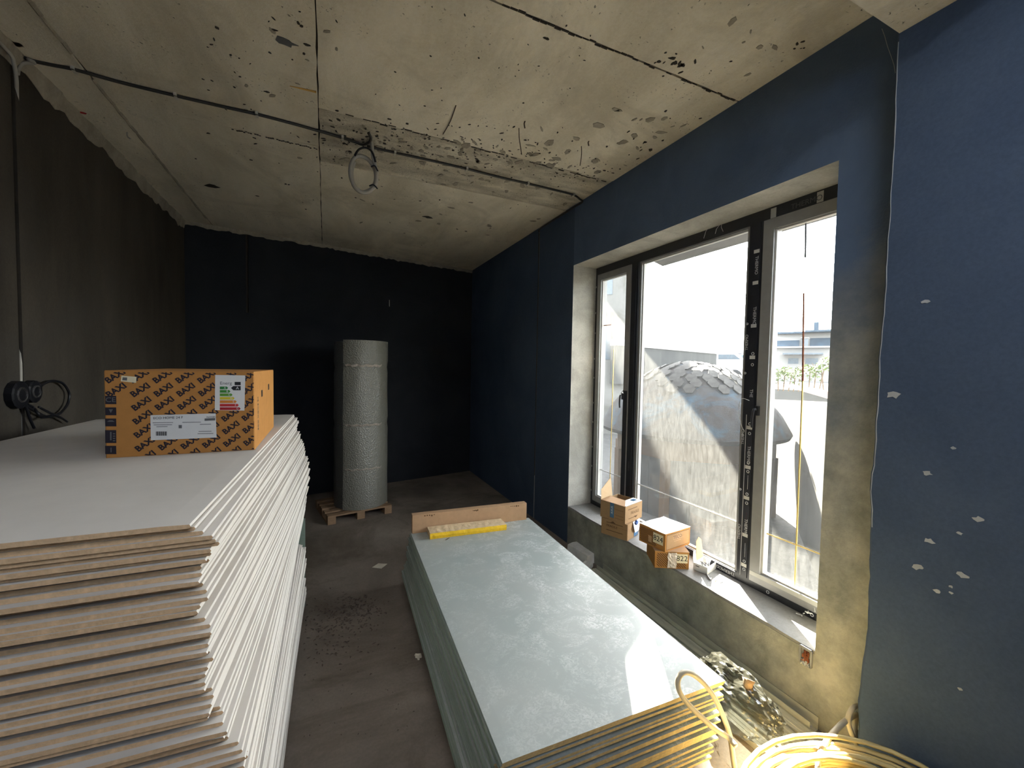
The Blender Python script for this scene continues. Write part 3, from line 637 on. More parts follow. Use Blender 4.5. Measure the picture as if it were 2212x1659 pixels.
# ================================================================== BOILER CARTON on the tall pile
CX0, CX1, CY0, CY1, CZ0, CZ1 = -.836, -.303, 2.25, 3.03, TOPZ, 2.037
ct = empty('boiler_carton', (-.57, 2.64, TOPZ)); tag(ct, 'brown printed boiler carton with energy label on the tall white pile', 'box')
def cset(o, par=None):
    if par: o.parent = par
    else: o.parent = ct; o.matrix_parent_inverse = Matrix.Translation(ct.location).inverted()
    return o
def cpart(mbd, name, mats, par=None): return cset(mbd.build(name, mats), par)
def ctext(*a, par=None, **k): return cset(text(*a, **k), par)
def bevbox(m, x0, x1, y0, y1, z0, z1, e, mi=0):
    ring = [(x0 + e, y0), (x1 - e, y0), (x1, y0 + e), (x1, y1 - e), (x1 - e, y1), (x0 + e, y1), (x0, y1 - e), (x0, y0 + e)]
    m.prism(ring, (0, 0, z1 - z0), (1, 0, 0), (0, 1, 0), (0, 0, z0), mi); return m
cpart(bevbox(MB(), CX0, CX1, CY0, CY1, CZ0 + .0005, CZ1 - .004, .004), 'body', 'carton')
cpart(MB().box(CX0 + .002, CX1 - .002, CY0 + .003, (CY0 + CY1) / 2 - .001, CZ1 - .004, CZ1), 'flap', 'carton')
cpart(MB().box(CX0 + .002, CX1 - .002, (CY0 + CY1) / 2 + .001, CY1 - .003, CZ1 - .004, CZ1 - .0005), 'flap', 'carton')
yF = CY0
ex, ez = Vector((math.cos(math.radians(38)), 0, math.sin(math.radians(38)))), Vector((-math.sin(math.radians(38)), 0, math.cos(math.radians(38))))
def P2(px, py): p = ony(px, py, yF); return p.x, p.z
lab_zones = [P2(322, 953) + P2(470, 890), P2(462, 890) + P2(533, 808), P2(225, 985) + P2(255, 850), P2(262, 826) + P2(296, 808)]
cu = bpy.data.curves.new('printed_word', 'FONT'); cu.body = 'BAXI'; cu.size = .034; cu.extrude = .0003; cu.align_x = 'CENTER'; cu.align_y = 'CENTER'; cu.offset = .0012; cu.resolution_u = 2
cu.materials.append(M['navy']); _w = curve_mesh('printed_word', cu); word_mesh = _w.data; bpy.data.objects.remove(_w)
def clipped_word(x, z):
    bm = bmesh.new(); bm.from_mesh(word_mesh)
    n_ = ex.cross(ez); mt_ = Matrix(((ex.x, ez.x, n_.x, x), (0, 0, n_.y, yF - .0003), (ex.z, ez.z, n_.z, z), (0, 0, 0, 1)))
    bm.transform(mt_)
    for co, no_ in (((CX0 + .003, 0, 0), (-1, 0, 0)), ((CX1 - .003, 0, 0), (1, 0, 0)), ((0, 0, CZ0 + .002), (0, 0, -1)), ((0, 0, CZ1 - .006), (0, 0, 1))):
        bmesh.ops.bisect_plane(bm, geom=bm.verts[:] + bm.edges[:] + bm.faces[:], plane_co=co, plane_no=no_, clear_outer=True)
    if len(bm.faces) > 6:
        me = bpy.data.meshes.new('printed_word'); bm.to_mesh(me); me.materials.append(M['navy'])
        o = bpy.data.objects.new('printed_word', me); COL.objects.link(o); o.parent = ct; o.matrix_parent_inverse = Matrix.Translation(ct.location).inverted()
    bm.free()
zx0, zz0, zx1, zz1 = lab_zones[0]
for r in range(-1, 8):
    for c_ in range(-1, 8):
        x = CX0 + .036 + c_ * .0785 + r * .003; z = CZ1 - .024 - r * .0585
        if zx0 + .03 < x < zx1 - .03 and zz0 + .02 < z < zz1 - .02: continue
        if x < CX0 + .062 and z < CZ1 - .09: continue
        clipped_word(x, z)
def quad(pxs, name, mat, th=.0008, off=0.0, par=None):
    m = MB(); v = [ony(px, py, yF) for px, py in pxs]; k = len(v)
    return cpart(m.add([p + Vector((0, -off, 0)) for p in v] + [p + Vector((0, -off - th, 0)) for p in v], [tuple(range(k, 2 * k))] + [(i, (i + 1) % k, k + (i + 1) % k, k + i) for i in range(k)]), name, mat, par)
PLB = quad([(325, 897), (466, 893), (468, 945), (326, 951)], 'product_label', 'label')
def T(body, px, py, size, mat='black', off=.0012, xd=(1, 0, 0), yd=(0, 0, 1), al='CENTER', par=None):
    x, z = P2(px, py); ctext('printed_text', body, size, (x, yF - off, z), xd, yd, mat, align=al, ext=.0002, par=par)
T('ECO HOME 24 F', 331, 903.5, .0145, al='LEFT', par=PLB)
T('7659385-1', 458, 901, .010, par=PLB)
for i, (px, py, w) in enumerate(((352, 913.5, 44), (352, 918, 40), (350, 922, 24), (414, 912.5, 40), (444, 917, 24), (443, 932, 28), (444, 937, 34))):
    quad([(px - w / 2, py - .8), (px + w / 2, py - 1.3), (px + w / 2, py - .2), (px - w / 2, py + .4)], 'text_line', 'grayink', .0003, .0009, PLB)
quad([(442, 904), (465, 903), (465, 908), (442, 909)], 'barcode', 'grayink', .0003, .0009, PLB)
for i in range(11):
    x = 337 + i * 2.2; quad([(x, 932), (x + 1.2 + .6 * (i % 2), 932), (x + 1.2 + .6 * (i % 2), 941), (x, 941)], 'barcode_bar', 'black', .0003, .0009, PLB)
quad([(386, 918), (393, 918), (393, 925), (386, 925)], 'print_square', 'grayink', .0003, .0009, PLB)
ELB = quad([(465, 810), (530, 811), (528, 887), (464, 886)], 'energy_label', 'label')
T('Energ', 475, 828, .020, 'grayink', al='LEFT', par=ELB)
quad([(507, 825), (520, 825), (520, 832), (507, 832)], 'print_square', 'black', .0003, .0009, ELB)
for i, (w, l_) in enumerate(((18, 'A'), (23, 'B'), (27.5, 'C'), (32, 'D'), (36.5, 'E'), (41, 'F'), (45, 'G'))):
    y0 = 835 + i * 7.45; y1 = y0 + 5.9; x0 = 475
    quad([(x0, y0), (x0 + w - 3, y0), (x0 + w, (y0 + y1) / 2), (x0 + w - 3, y1), (x0, y1)], 'rating_arrow', 'e%d' % i, .0003, .0009, ELB)
    T(l_, x0 + w - 7, (y0 + y1) / 2, .012, 'label', .0014, par=ELB)
quad([(499, 838), (504, 834), (520, 834), (520, 843), (504, 843)], 'rating_arrow', 'black', .0003, .0009, ELB); T('A', 513, 838.5, .018, 'label', .0014, par=ELB)
SST = quad([(262.5, 811.5), (295, 814), (294, 827), (261, 823.5)], 'small_sticker', 'cream'); quad([(265, 815), (275, 815.5), (274.5, 822), (264.5, 821.5)], 'sticker_print', 'grayink', .0003, .0009, SST)
for i, (y0, y1, w) in enumerate(((855, 873, 'CE'), (880, 897, ''), (904, 921, ''), (929, 957, ''), (963, 981, ''))):
    quad([(227, y0), (251, y0), (251.5, y1), (227.5, y1)], 'icon_square', 'navy', .0004)
    if w: T(w, 239, 864, .028, 'grayink', .0010)
quad([(235, 884), (244, 884), (239.5, 892)], 'icon_mark', 'grayink', .0003, .0006); quad([(231, 911), (236, 908), (243, 908), (248, 911)], 'icon_mark', 'grayink', .0003, .0006)
for k in range(4): quad([(244, 936 + k * 5), (249, 936 + k * 5), (249, 938 + k * 5), (244, 938 + k * 5)], 'icon_mark', 'grayink', .0003, .0006)
quad([(238, 933), (241, 933), (241, 951), (238, 951)], 'icon_mark', 'grayink', .0003, .0006)
quad([(239, 967), (241, 967), (241, 977), (239, 977)], 'icon_mark', 'grayink', .0003, .0006)
for (y, z) in ((2.50, 1.925), (2.78, 1.945)):
    cpart(MB().box(CX1 - .0005, CX1 + .0006, y - .022, y + .022, z - .022, z + .012), 'handle_slot', 'black')
o = ctext('printed_text', 'ECO HOME 24', .026, (CX1 + .0005, 2.36, 1.83), (0, 0, 1), (0, -1, 0), 'grayink')

# ================================================================== things on the green pile
lb = empty('long_carton', (1.32, 3.83, GZ), -.062); tag(lb, 'long narrow brown cardboard carton on edge at the far end of the green pile', 'box')
def lpart(mbd, name, mats): o = mbd.build(name, mats); o.parent = lb; return o
lpart(bevbox(MB(), -.58, .58, -.032, .036, 0.0005, .170, .003), 'body', 'card2')
lpart(MB().box(-.578, .578, -.033, .004, .170, .1735), 'flap', 'card2'); lpart(MB().box(-.578, .578, .0055, .036, .170, .1725), 'flap', 'card2')
m = MB(); rr = random.Random(5)
for (a, b_) in ((-.47, -.36), (.0, .06), (.40, .50)):
    for k in range(5):
        x = a + (b_ - a) * k / 5; m.box(x, x + .012, -.0336, -.0325, .150 + rr.uniform(-.004, .006), .158 + rr.uniform(0, .006))
lpart(m, 'torn_tear', 'brownink')
yp = empty('yellow_pack', (1.235, 3.70, GZ), -.078); tag(yp, 'long flat pack in yellow film and crumpled kraft paper on the green pile', 'package')
def crumple_box(x0, x1, y0, y1, z0, z1, nx, ny, amp, seed):
    m = MB(); vs = []; fs = []
    for i in range(nx + 1):
        for j in range(ny + 1):
            x = x0 + (x1 - x0) * i / nx; y = y0 + (y1 - y0) * j / ny
            vs.append((x + noise.noise(Vector((x * 20, y * 9, seed))) * amp, y, z1 + noise.noise(Vector((x * 26, y * 18, seed + 3))) * amp * (1 if 0 < j < ny else .4)))
    for i in range(nx):
        for j in range(ny): fs.append((i * (ny + 1) + j, (i + 1) * (ny + 1) + j, (i + 1) * (ny + 1) + j + 1, i * (ny + 1) + j + 1))
    m.add(vs, fs, 0)
    n0 = len(m.v)
    f = []; v2 = []
    for i in range(nx + 1):
        x = x0 + (x1 - x0) * i / nx; t = vs[i * (ny + 1)]
        zm = z0 + (z1 - z0) * .5 + noise.noise(Vector((x * 30, 1, seed))) * amp
        v2 += [t, (t[0], y0 - .004 + noise.noise(Vector((x * 30, 4, seed))) * amp, zm), (x, y0 + .002, z0)]
    for i in range(nx): f += [(i * 3, i * 3 + 1, i * 3 + 4, i * 3 + 3), (i * 3 + 1, i * 3 + 2, i * 3 + 5, i * 3 + 4)]
    m.add(v2, f, 1)
    m.add([vs[j] for j in range(ny + 1)] + [(x0, y0 + (y1 - y0) * j / ny, z0) for j in range(ny + 1)], [(j, j + 1, ny + 2 + j, ny + 1 + j) for j in range(ny)], 0)
    e = nx * (ny + 1)
    m.add([vs[e + j] for j in range(ny + 1)] + [(x1, y0 + (y1 - y0) * j / ny, z0) for j in range(ny + 1)], [(j, j + 1, ny + 2 + j, ny + 1 + j) for j in range(ny)], 1)
    m.add([vs[i * (ny + 1) + ny] for i in range(nx + 1)] + [(x0 + (x1 - x0) * i / nx, y1, z0) for i in range(nx + 1)], [(i, i + 1, nx + 2 + i, nx + 1 + i) for i in range(nx)], 0)
    m.add([(x0, y0, z0), (x1, y0, z0), (x1, y1, z0), (x0, y1, z0)], [(0, 1, 2, 3)], 0)
    return m
o = crumple_box(-.367, .367, -.085, .085, .0005, .054, 60, 10, .0035, 2.0).build('wrapping', ['crumpaper', 'yellow']); o.parent = yp
o = MB().tube(smooth_path([(.33, -.05, .049), (.345, .0, .052), (.33, .05, .049)], 4), .003, 5).build('folded_end', 'crumpaper'); o.parent = yp
o = MB().tube([(.986, 3.575, GZ + .003), (1.01, 3.59, GZ + .005), (1.035, 3.612, GZ + .003)], [.002, .004, .002], 6).build('wood_chip', 'wire'); tag(o, 'tiny dark wood chip on the green board before the yellow pack', 'debris')

# ================================================================== wrapped roll on pallet
pal = empty('pallet', (.026, 5.731, 0), math.atan2(5.896 - 5.731, .848 - .026)); tag(pal, 'low dark wooden pallet under the bubble-wrapped roll', 'pallet')
def ppart(mbd, name): o = mbd.build(name, 'wood'); o.parent = pal; return o
for i in range(5): ppart(MB().box(0, .84, .0 + i * .175, .10 + i * .175, .095, .115), 'deck_board')
for i in range(3): ppart(MB().box(.0 + i * .37, .10 + i * .37, 0, .80, .0, .018), 'bottom_board')
for i in range(3):
    for j in range(3): ppart(MB().box(.0 + i * .37, .10 + i * .37, j * .35, j * .35 + .10, .018, .095), 'block')
rl = empty('wrapped_roll', (.45, 6.20, .1155)); tag(rl, 'tall cylindrical bubble-wrapped roll standing on the pallet', 'roll')
def cyl(r, h, n, a0, a1, amp, z0=0.0, thick=None):
    m = MB(); full = abs(a1 - a0) > 6.28; nz = 26; vs = []; fs = []
    cnt = n if full else n + 1
    for j in range(nz + 1):
        z = z0 + h * j / nz
        for i in range(cnt):
            a = a0 + (a1 - a0) * i / n; q = r + noise.noise(Vector((math.cos(a) * 3, math.sin(a) * 3, z * 2.2))) * amp - (0.010 if abs((z / 2.3) * 3 % 1 - .5) < .04 else 0)
            vs.append((math.cos(a) * q, math.sin(a) * q, z))
    for j in range(nz):
        for i in range(n):
            i2 = (i + 1) % cnt; fs.append((j * cnt + i, j * cnt + i2, (j + 1) * cnt + i2, (j + 1) * cnt + i))
    m.add(vs, fs)
    if full: m.add([vs[i] for i in range(n)], [tuple(range(n))]); m.add([vs[nz * cnt + i] for i in range(n)], [tuple(range(n))])
    return m
core = cyl(.345, 2.27, 40, 0, 2 * math.pi, .006).build('inner_wrap', 'bubbleshade', None, True); core.parent = rl
va = math.atan2(-6.2, -.45)                              # towards the viewer
wrapm = cyl(.372, 2.29, 44, va - .62, va + 3.9, .008); n0 = len(wrapm.v)
cnt = 45
for zrow in (26,):
    top = [wrapm.v[zrow * cnt + i] for i in range(cnt)]; inn = [(x * .92, y * .92, z - .004) for x, y, z in top]
    wrapm.add(top + inn, [(i, i + 1, cnt + i + 1, cnt + i) for i in range(cnt - 1)])
edge_ = [wrapm.v[j * cnt] for j in range(27)]; ein = [(x * .93, y * .93, z) for x, y, z in edge_]
wrapm.add(edge_ + ein, [(i, i + 1, 28 + i, 27 + i) for i in range(26)])
o = wrapm.build('outer_wrap', 'bubble', None, True); o.parent = rl
for z in (.55, 1.15, 1.95):
    m = MB(); pts = [(math.cos(va - .5 + i * .1) * .3815, math.sin(va - .5 + i * .1) * .3815, z + .008 * math.sin(i * 2)) for i in range(14)]
    m.tube(pts, .022, 6, flat=.12); o = m.build('tape_band', 'tapeclear'); o.parent = rl

# ================================================================== floor bits
p = onz(820, 1223, 0); m = MB().add([(p.x - .075, p.y - .005, .004), (p.x + .01, p.y - .06, .001), (p.x + .08, p.y + .01, .006), (p.x - .005, p.y + .065, .002)], [(0, 1, 2, 3)])
m.add([(p.x - .075, p.y - .005, .0025), (p.x + .01, p.y - .06, .0), (p.x + .08, p.y + .01, .0045), (p.x - .005, p.y + .065, .0005)], [(3, 2, 1, 0)])
o = m.build('paper_scrap', 'paper'); tag(o, 'small pale square paper scrap on the floor between the piles', 'paper')
m = MB(); rr = random.Random(21)
def flake(x, y, s):
    a = rr.uniform(0, 6.28); l = s; w = s * rr.uniform(.3, .5); z = rr.uniform(.001, .006); t = rr.uniform(-.3, .3)
    ca, sa = math.cos(a), math.sin(a)
    m.add([(x - ca * l, y - sa * l, z), (x + sa * w, y - ca * w, z + .003), (x + ca * l, y + sa * l, z + t * l), (x - sa * w, y + ca * w, z + .003), (x, y, z + .007)], [(0, 1, 4), (1, 2, 4), (2, 3, 4), (3, 0, 4), (3, 2, 1, 0)])
for px, py, sx, sy, n in ((775, 1310, 26, 12, 170), (745, 1335, 40, 20, 150), (700, 1355, 45, 30, 90), (730, 1385, 60, 30, 60)):
    for _ in range(n):
        q = onz(rr.gauss(px, sx), rr.gauss(py, sy), 0)
        if -.15 < q.x < .62: flake(q.x, q.y, rr.uniform(.008, .020))
for _ in range(70):
    q = onz(rr.uniform(650, 960), rr.uniform(1250, 1600), 0)
    if -.12 < q.x < .6: flake(q.x, q.y, rr.uniform(.003, .008))
o = m.build('scattered_husks', 'husk'); tag(o, 'scattered dry husks swept together on the dark floor', 'debris', kind='stuff')
p = onz(904, 1422, 0); m = MB()
for k in range(6): m.tube([p + Vector((rr.uniform(-.02, .02), rr.uniform(-.02, .02), .006 + k * .003)) for _ in range(4)], .008, 5)
o = m.build('crumpled_wad', 'paper'); tag(o, 'tiny crumpled paper wad on the floor beside the green pile', 'paper')
def block(name, px, py, w, l, h, rz, lab, z=0):
    q = onz(px, py, z); m = MB(); rr2 = random.Random(int(px)); bv = []
    ring = [(-w / 2, -l / 2), (-w / 6, -l / 2 - .006), (w / 2, -l / 2 + .004), (w / 2 + .006, 0), (w / 2 - .004, l / 2), (0, l / 2 + .005), (-w / 2, l / 2 - .006), (-w / 2 + .005, 0)]
    k = 8; vs = [(x, y, 0) for x, y in ring] + [(x * rr2.uniform(.94, 1.0), y * rr2.uniform(.95, 1.0), h + rr2.uniform(-.006, .003)) for x, y in ring]
    m.add(vs, [tuple(range(k))[::-1], tuple(range(k, 2 * k))] + [(i, (i + 1) % k, k + (i + 1) % k, k + i) for i in range(k)])
    m.box(-w / 2 + .02, w / 2 - .02, -l * .2, -l * .16, h - .004, h + .001); m.box(-w / 2 + .02, w / 2 - .02, l * .12, l * .15, h - .004, h + .001)
    o = m.build(name, 'brick'); o.location = (q.x, q.y, z); o.rotation_euler = (0, 0, rz); tag(o, lab, 'block'); return o
block('concrete_block', 1258, 1203, .17, .34, .10, .12, 'pale chipped concrete block on the floor under the window boxes')
block('broken_block', 1268, 1226, .12, .09, .045, .5, 'small broken block piece lying in front of the pale chipped block')

# drywall profiles along the wall
def profile(x, w, h, y0, y1, z, flip, lab, grp):
    t = .002; m = MB()
    if flip: m.box(x, x + w, y0, y1, z + h - t, z + h).box(x, x + t, y0, y1, z, z + h - t).box(x + w - t, x + w, y0, y1, z, z + h - t)
    else: m.box(x, x + w, y0, y1, z, z + t).box(x, x + t, y0, y1, z + t, z + h).box(x + w - t, x + w, y0, y1, z + t, z + h)
    for q in (.33, .66): m.box(x + w * q - .002, x + w * q + .002, y0, y1, z + (h if flip else t), z + (h if flip else t) + .0015)
    o = m.build('steel_profile', 'metal'); tag(o, lab, 'profile', grp); return o
g = 'steel profiles along the window wall'
profile(2.530, .082, .075, 1.36, 3.40, .0, False, 'steel channel with upright flanges lying against the window wall', g)
profile(2.44, .080, .042, 1.25, 3.40, .0, True, 'second steel profile from the window wall, laid flange down', g)
profile(2.345, .080, .040, 1.20, 3.40, .0, True, 'third steel profile from the window wall, laid flange down', g)
profile(2.250, .080, .038, 1.15, 3.40, .0, True, 'fourth steel profile from the window wall, laid flange down', g)
profile(2.150, .080, .040, 1.22, 3.40, .0, True, 'outermost steel profile, nearest the green board pile', g)
# broken socket box in the wall
sb = empty('socket_box', (2.62, 1.445, .385)); tag(sb, 'broken rusty socket box in the wall just below the sill end', 'socket')
o = MB().box(-.012, .006, -.03, .03, -.055, -.04).box(-.012, .006, -.03, .03, .04, .055).box(-.012, .006, -.036, -.026, -.05, .05).box(-.012, .006, .026, .036, -.05, .05).box(-.001, .006, -.026, .026, -.04, .04).build('rim', 'greyframe'); o.parent = sb
m = MB(); rr = random.Random(8)
for k in range(9): m.tube([(-.004 - rr.uniform(0, .012), rr.uniform(-.02, .02), rr.uniform(-.045, .045)) for _ in range(3)], .005, 5)
o = m.build('rusty_scraps', 'rust'); o.parent = sb
m = MB()
for k in range(6): m.tube([(-.006 - rr.uniform(0, .012), rr.uniform(-.026, .026), rr.uniform(-.055, -.02)) for _ in range(3)], .005, 5)
o = m.build('plaster_crumbs', 'chip'); o.parent = sb

# ================================================================== boxes on the sill
def oriented_box(name, C, A, depth, h, z0, label, mat, cat='box'):
    """C front corner, A the other front corner (on the left), box runs back from the line"""
    C, A = Vector((C[0], C[1], z0)), Vector((A[0], A[1], z0)); u = (A - C); w = u.length; u.normalize(); v = Vector((-u.y, u.x, 0))
    if v.x < 0: v = -v
    e = empty(name, C); ang = math.atan2(v.y, v.x); e.rotation_euler = (0, 0, ang)   # local x runs into the sill, local y runs left along the front
    s = 1 if Vector((-v.y, v.x, 0)).dot(u) > 0 else -1
    tag(e, label, cat); return e, w, s
def kid(mbd, name, mats, par, smooth=False): o = mbd.build(name, mats, None, smooth); o.parent = par; return o
def ktext(par, body, size, org, xd, yd, mat): o = text('printed_text', body, size, org, xd, yd, mat, ext=.0003); o.parent = par; return o
# lower and upper open carton
e1, w1, s1 = oriented_box('small_carton', (2.613, 3.048), (2.504, 3.312), .24, .16, WZ0, 'crushed brown carton on the sill under the open taped carton', 'card')
kid(bevbox(MB(), 0, .23, 0, w1, .0005, .158, .004), 'body', 'card', e1)
kid(MB().box(-.0005, .0, .0, w1, .10, .101), 'crease', 'brownink', e1)
kid(MB().add([(.235, -.004, .16), (.10, -.004, .16), (.09, -.024, .10), (.12, -.020, .055), (.19, -.022, .06), (.235, -.012, .11)], [(0, 1, 2, 5), (2, 3, 4, 5)]).add([(.235, -.002, .16), (.10, -.002, .16), (.09, -.022, .10), (.12, -.018, .055), (.19, -.02, .06), (.235, -.010, .11)], [(5, 2, 1, 0), (5, 4, 3, 2)]), 'torn_flap', 'label', e1)
m = MB(); rr = random.Random(4)
for k in range(5): m.tube([(.14 + rr.uniform(-.02, .03), -.012 + rr.uniform(-.01, .006), .150 + rr.uniform(-.02, .012)) for _ in range(3)], .012, 6)
kid(m, 'tape_scrap', 'bluecap', e1, True); kid(MB().box(.13, .21, -.0035, -.002, .008, .05), 'tape_strip', 'bluetape', e1)
for z in (.05, .125): kid(MB().box(-.0012, .0, .05, w1 - .06, z, z + .005), 'print_line', 'brownink', e1)
kid(MB().prism([(.0, .0), (.06, .0), (.03, .018)], (-.0008, 0, 0), (0, 1, 0), (0, 0, 1), (-.0002, w1 - .16, .132)), 'print_arrow', 'brownink', e1)
ktext(e1, 'FRAGILE', .032, (-.0010, w1 - .12, .095), (0, -1, 0), (0, 0, 1), 'brownink')
e2, w2, s2 = oriented_box('open_carton', (2.596, 3.067), (2.510, 3.337), .30, .167, WZ0 + .1585, 'open brown carton with blue tape on top of the crushed carton', 'card')
m = MB(); t = .004
m.box(0, .30, 0, w2, .0005, t).box(0, t, 0, w2, t, .167).box(.296, .30, 0, w2, t, .167).box(t, .296, 0, t, t, .167).box(t, .296, w2 - t, w2, t, .167); kid(m, 'body', 'card', e2)
kid(MB().add([(.0, .004, .167), (.0, w2 - .002, .167), (.15, w2 - .01, .177), (.14, .09, .176)], [(0, 1, 2, 3)]).add([(.0, .004, .170), (.0, w2 - .002, .170), (.15, w2 - .01, .180), (.14, .09, .179)], [(3, 2, 1, 0)]), 'flap', 'card2', e2)
kid(MB().add([(.295, .0, .168), (.005, .0, .168), (.10, .10, .172), (.295, .10, .172)], [(0, 1, 2, 3)]).add([(.295, .0, .171), (.005, .0, .171), (.10, .10, .175), (.295, .10, .175)], [(3, 2, 1, 0)]), 'flap', 'label', e2)
kid(MB().add([(.004, w2, .167), (.20, w2, .167), (.235, w2 + .05, .345), (.02, w2 + .012, .265)], [(0, 1, 2, 3)]).add([(.004, w2 - .003, .167), (.20, w2 - .003, .167), (.235, w2 + .047, .345), (.02, w2 + .009, .265)], [(3, 2, 1, 0)]), 'flap', 'cardin', e2)
kid(MB().box(-.0012, .0, .125, .17, .025, .168), 'tape_strip', 'bluetape', e2); kid(MB().box(.20, .26, .035, .075, .1755, .1765), 'tape_strip', 'bluetape', e2)
ktext(e2, 'AXUS', .030, (-.0020, .147, .10), (0, 0, 1), (0, 1, 0), 'label')
for (a, b_, z) in ((.05, .21, .125), (.06, .20, .035)): kid(MB().box(a, b_, -.0010, .0, z, z + .005), 'print_line', 'brownink', e2)
ktext(e2, 'FRAGILE', .040, (.17, -.0006, .085), (1, 0, 0), (0, 0, 1), 'brownink')
kid(MB().prism([(.0, .0), (.07, .0), (.04, -.02)], (0, -.0008, 0), (1, 0, 0), (0, 0, 1), (.15, -.0002, .045)), 'print_arrow', 'brownink', e2)
for z in (.03, .06, .115): kid(MB().box(-.0010, .0, .02, .115, z, z + .002), 'print_line', 'brownink', e2)
# two striped hardware boxes
def stripes(par, y0, y1, z0, z1, xf, face='x'):
    m = MB(); step = .019; n = int((y1 - y0 + (z1 - z0)) / step)
    for k in range(n):
        a = y0 + k * step - (z1 - z0); pts = []
        for (ya, za) in ((a, z0), (a + .009, z0), (a + .009 + (z1 - z0), z1), (a + (z1 - z0), z1)): pts.append((min(max(ya, y0), y1), za))
        def clip(ya, yb):
            # segment of the slanted band inside [y0, y1]
            return None
        a0, a1 = a, a + .010; H = z1 - z0
        lo = max(0.0, (y0 - a0)); hi = min(H, (y1 - a1))
        if hi - lo < .004: continue
        poly = [(a0 + lo, z0 + lo), (a1 + lo, z0 + lo), (a1 + hi, z0 + hi), (a0 + hi, z0 + hi)]
        if face == 'x': m.prism(poly, (-.0008, 0, 0), (0, 1, 0), (0, 0, 1), (xf, 0, 0))
        else: m.prism(poly, (0, -.0008, 0), (1, 0, 0), (0, 0, 1), (0, xf, 0))
    return kid(m, 'stripe_print', 'brownink', par)
# lower: front corner is its right end
e3, w3, s3 = oriented_box('hardware_box', (2.718, 2.414), (2.477, 2.547), .30, .143, WZ0, 'striped orange hardware box marked 822 on the sill, underneath', 'cardorange')
kid(bevbox(MB(), 0, .27, 0, w3, .0005, .1395, .003), 'body', 'cardorange', e3); kid(MB().box(-.001, .271, -.001, w3 + .001, .1395, .1425), 'lid', 'card2', e3)
stripes(e3, .02, w3 - .012, .012, .125, -.0002); 
nl_ = kid(MB().box(-.0022, -.001, .012, .105, .05, .125), 'number_label', 'cream', e3); ktext(nl_, '822', .062, (-.0026, .058, .087), (0, -1, 0), (0, 0, 1), 'black')
m = MB(); rr = random.Random(14); vs = []; fs = []
for i in range(7):
    for j in range(9): vs.append((-.003 - rr.uniform(0, .008), .10 + i * .012 + rr.uniform(-.004, .004), .008 + j * .016))
for i in range(6):
    for j in range(8): fs.append((i * 9 + j, (i + 1) * 9 + j, (i + 1) * 9 + j + 1, i * 9 + j + 1))
kid(m.add(vs, fs), 'tape_strip', 'tapeclear', e3)
e4, w4, s4 = oriented_box('hardware_box', (2.531, 2.492), (2.496, 2.762), .33, .153, WZ0 + .1427, 'striped orange hardware box marked 824 stacked on another one', 'cardorange')
kid(bevbox(MB(), 0, .325, 0, w4, .0005, .149, .003), 'body', 'cardorange', e4)
m = MB(); vs = []; fs = []
for i in range(11):
    for j in range(9):
        x, y = -.002 + .329 * i / 10, -.002 + (w4 + .004) * j / 8; vs.append((x, y, .1515 + noise.noise(Vector((x * 14, y * 14, 2))) * .0035 + (.004 if i == 0 and j > 4 else 0)))
for i in range(10):
    for j in range(8): fs.append((i * 9 + j, (i + 1) * 9 + j, (i + 1) * 9 + j + 1, i * 9 + j + 1))
kid(m.add(vs, fs), 'lid', 'label', e4)
stripes(e4, .085, w4 - .01, .012, .135, -.0002); nl_ = kid(MB().box(-.0022, -.001, .020, .120, .045, .128), 'number_label', 'cream', e4)
ktext(nl_, '824', .064, (-.0026, .070, .086), (0, -1, 0), (0, 0, 1), 'black')
kid(MB().box(-.0016, -.0008, .135, .170, .030, .085), 'paper_tab', 'card2', e4)
m = MB().box(.014, .312, -.0006, .0, .012, .137); kid(m, 'print_panel', 'brownink', e4)
m = MB().box(.018, .308, -.0010, -.0005, .016, .133); kid(m, 'print_panel', 'card', e4)
kid(MB().box(.10, .21, -.0014, -.0009, .082, .118), 'print_panel', 'card2', e4)
ktext(e4, 'TISCO', .040, (.155, -.0016, .100), (1, 0, 0), (0, 0, 1), 'black'); kid(MB().box(.11, .20, -.0014, -.0009, .066, .072), 'print_line', 'card2', e4)
# little open white box with hardware
e5, w5, s5 = oriented_box('hardware_tray', (2.786, 2.292), (2.754, 2.402), .18, .06, WZ0, 'small open white box full of metal fittings on the sill', 'label')
m = MB(); t = .0025
m.box(0, .18, 0, w5, .0005, t).box(0, t, 0, w5, t, .058).box(.1775, .18, 0, w5, t, .058).box(t, .1775, 0, t, t, .058).box(t, .1775, w5 - t, w5, t, .058); kid(m, 'body', 'label', e5)
kid(MB().add([(.0, w5, .056), (.05, w5, .056), (.055, w5 + .012, .14), (.012, w5 + .010, .15), (-.006, w5 + .004, .10)], [(0, 1, 2, 3, 4)]).add([(.0, w5 - .002, .056), (.05, w5 - .002, .056), (.055, w5 + .010, .14), (.012, w5 + .008, .15), (-.006, w5 + .002, .10)], [(4, 3, 2, 1, 0)]), 'flap', 'label', e5)
kid(MB().add([(.05, w5, .056), (.175, w5, .056), (.17, w5 + .02, .20), (.12, w5 + .02, .235), (.07, w5 + .018, .21)], [(0, 1, 2, 3, 4)]).add([(.05, w5 - .002, .056), (.175, w5 - .002, .056), (.17, w5 + .018, .20), (.12, w5 + .018, .235), (.07, w5 + .016, .21)], [(4, 3, 2, 1, 0)]), 'flap', 'cardin', e5)
kid(MB().box(-.0008, .0, .065, .095, .036, .042), 'slot', 'black', e5)
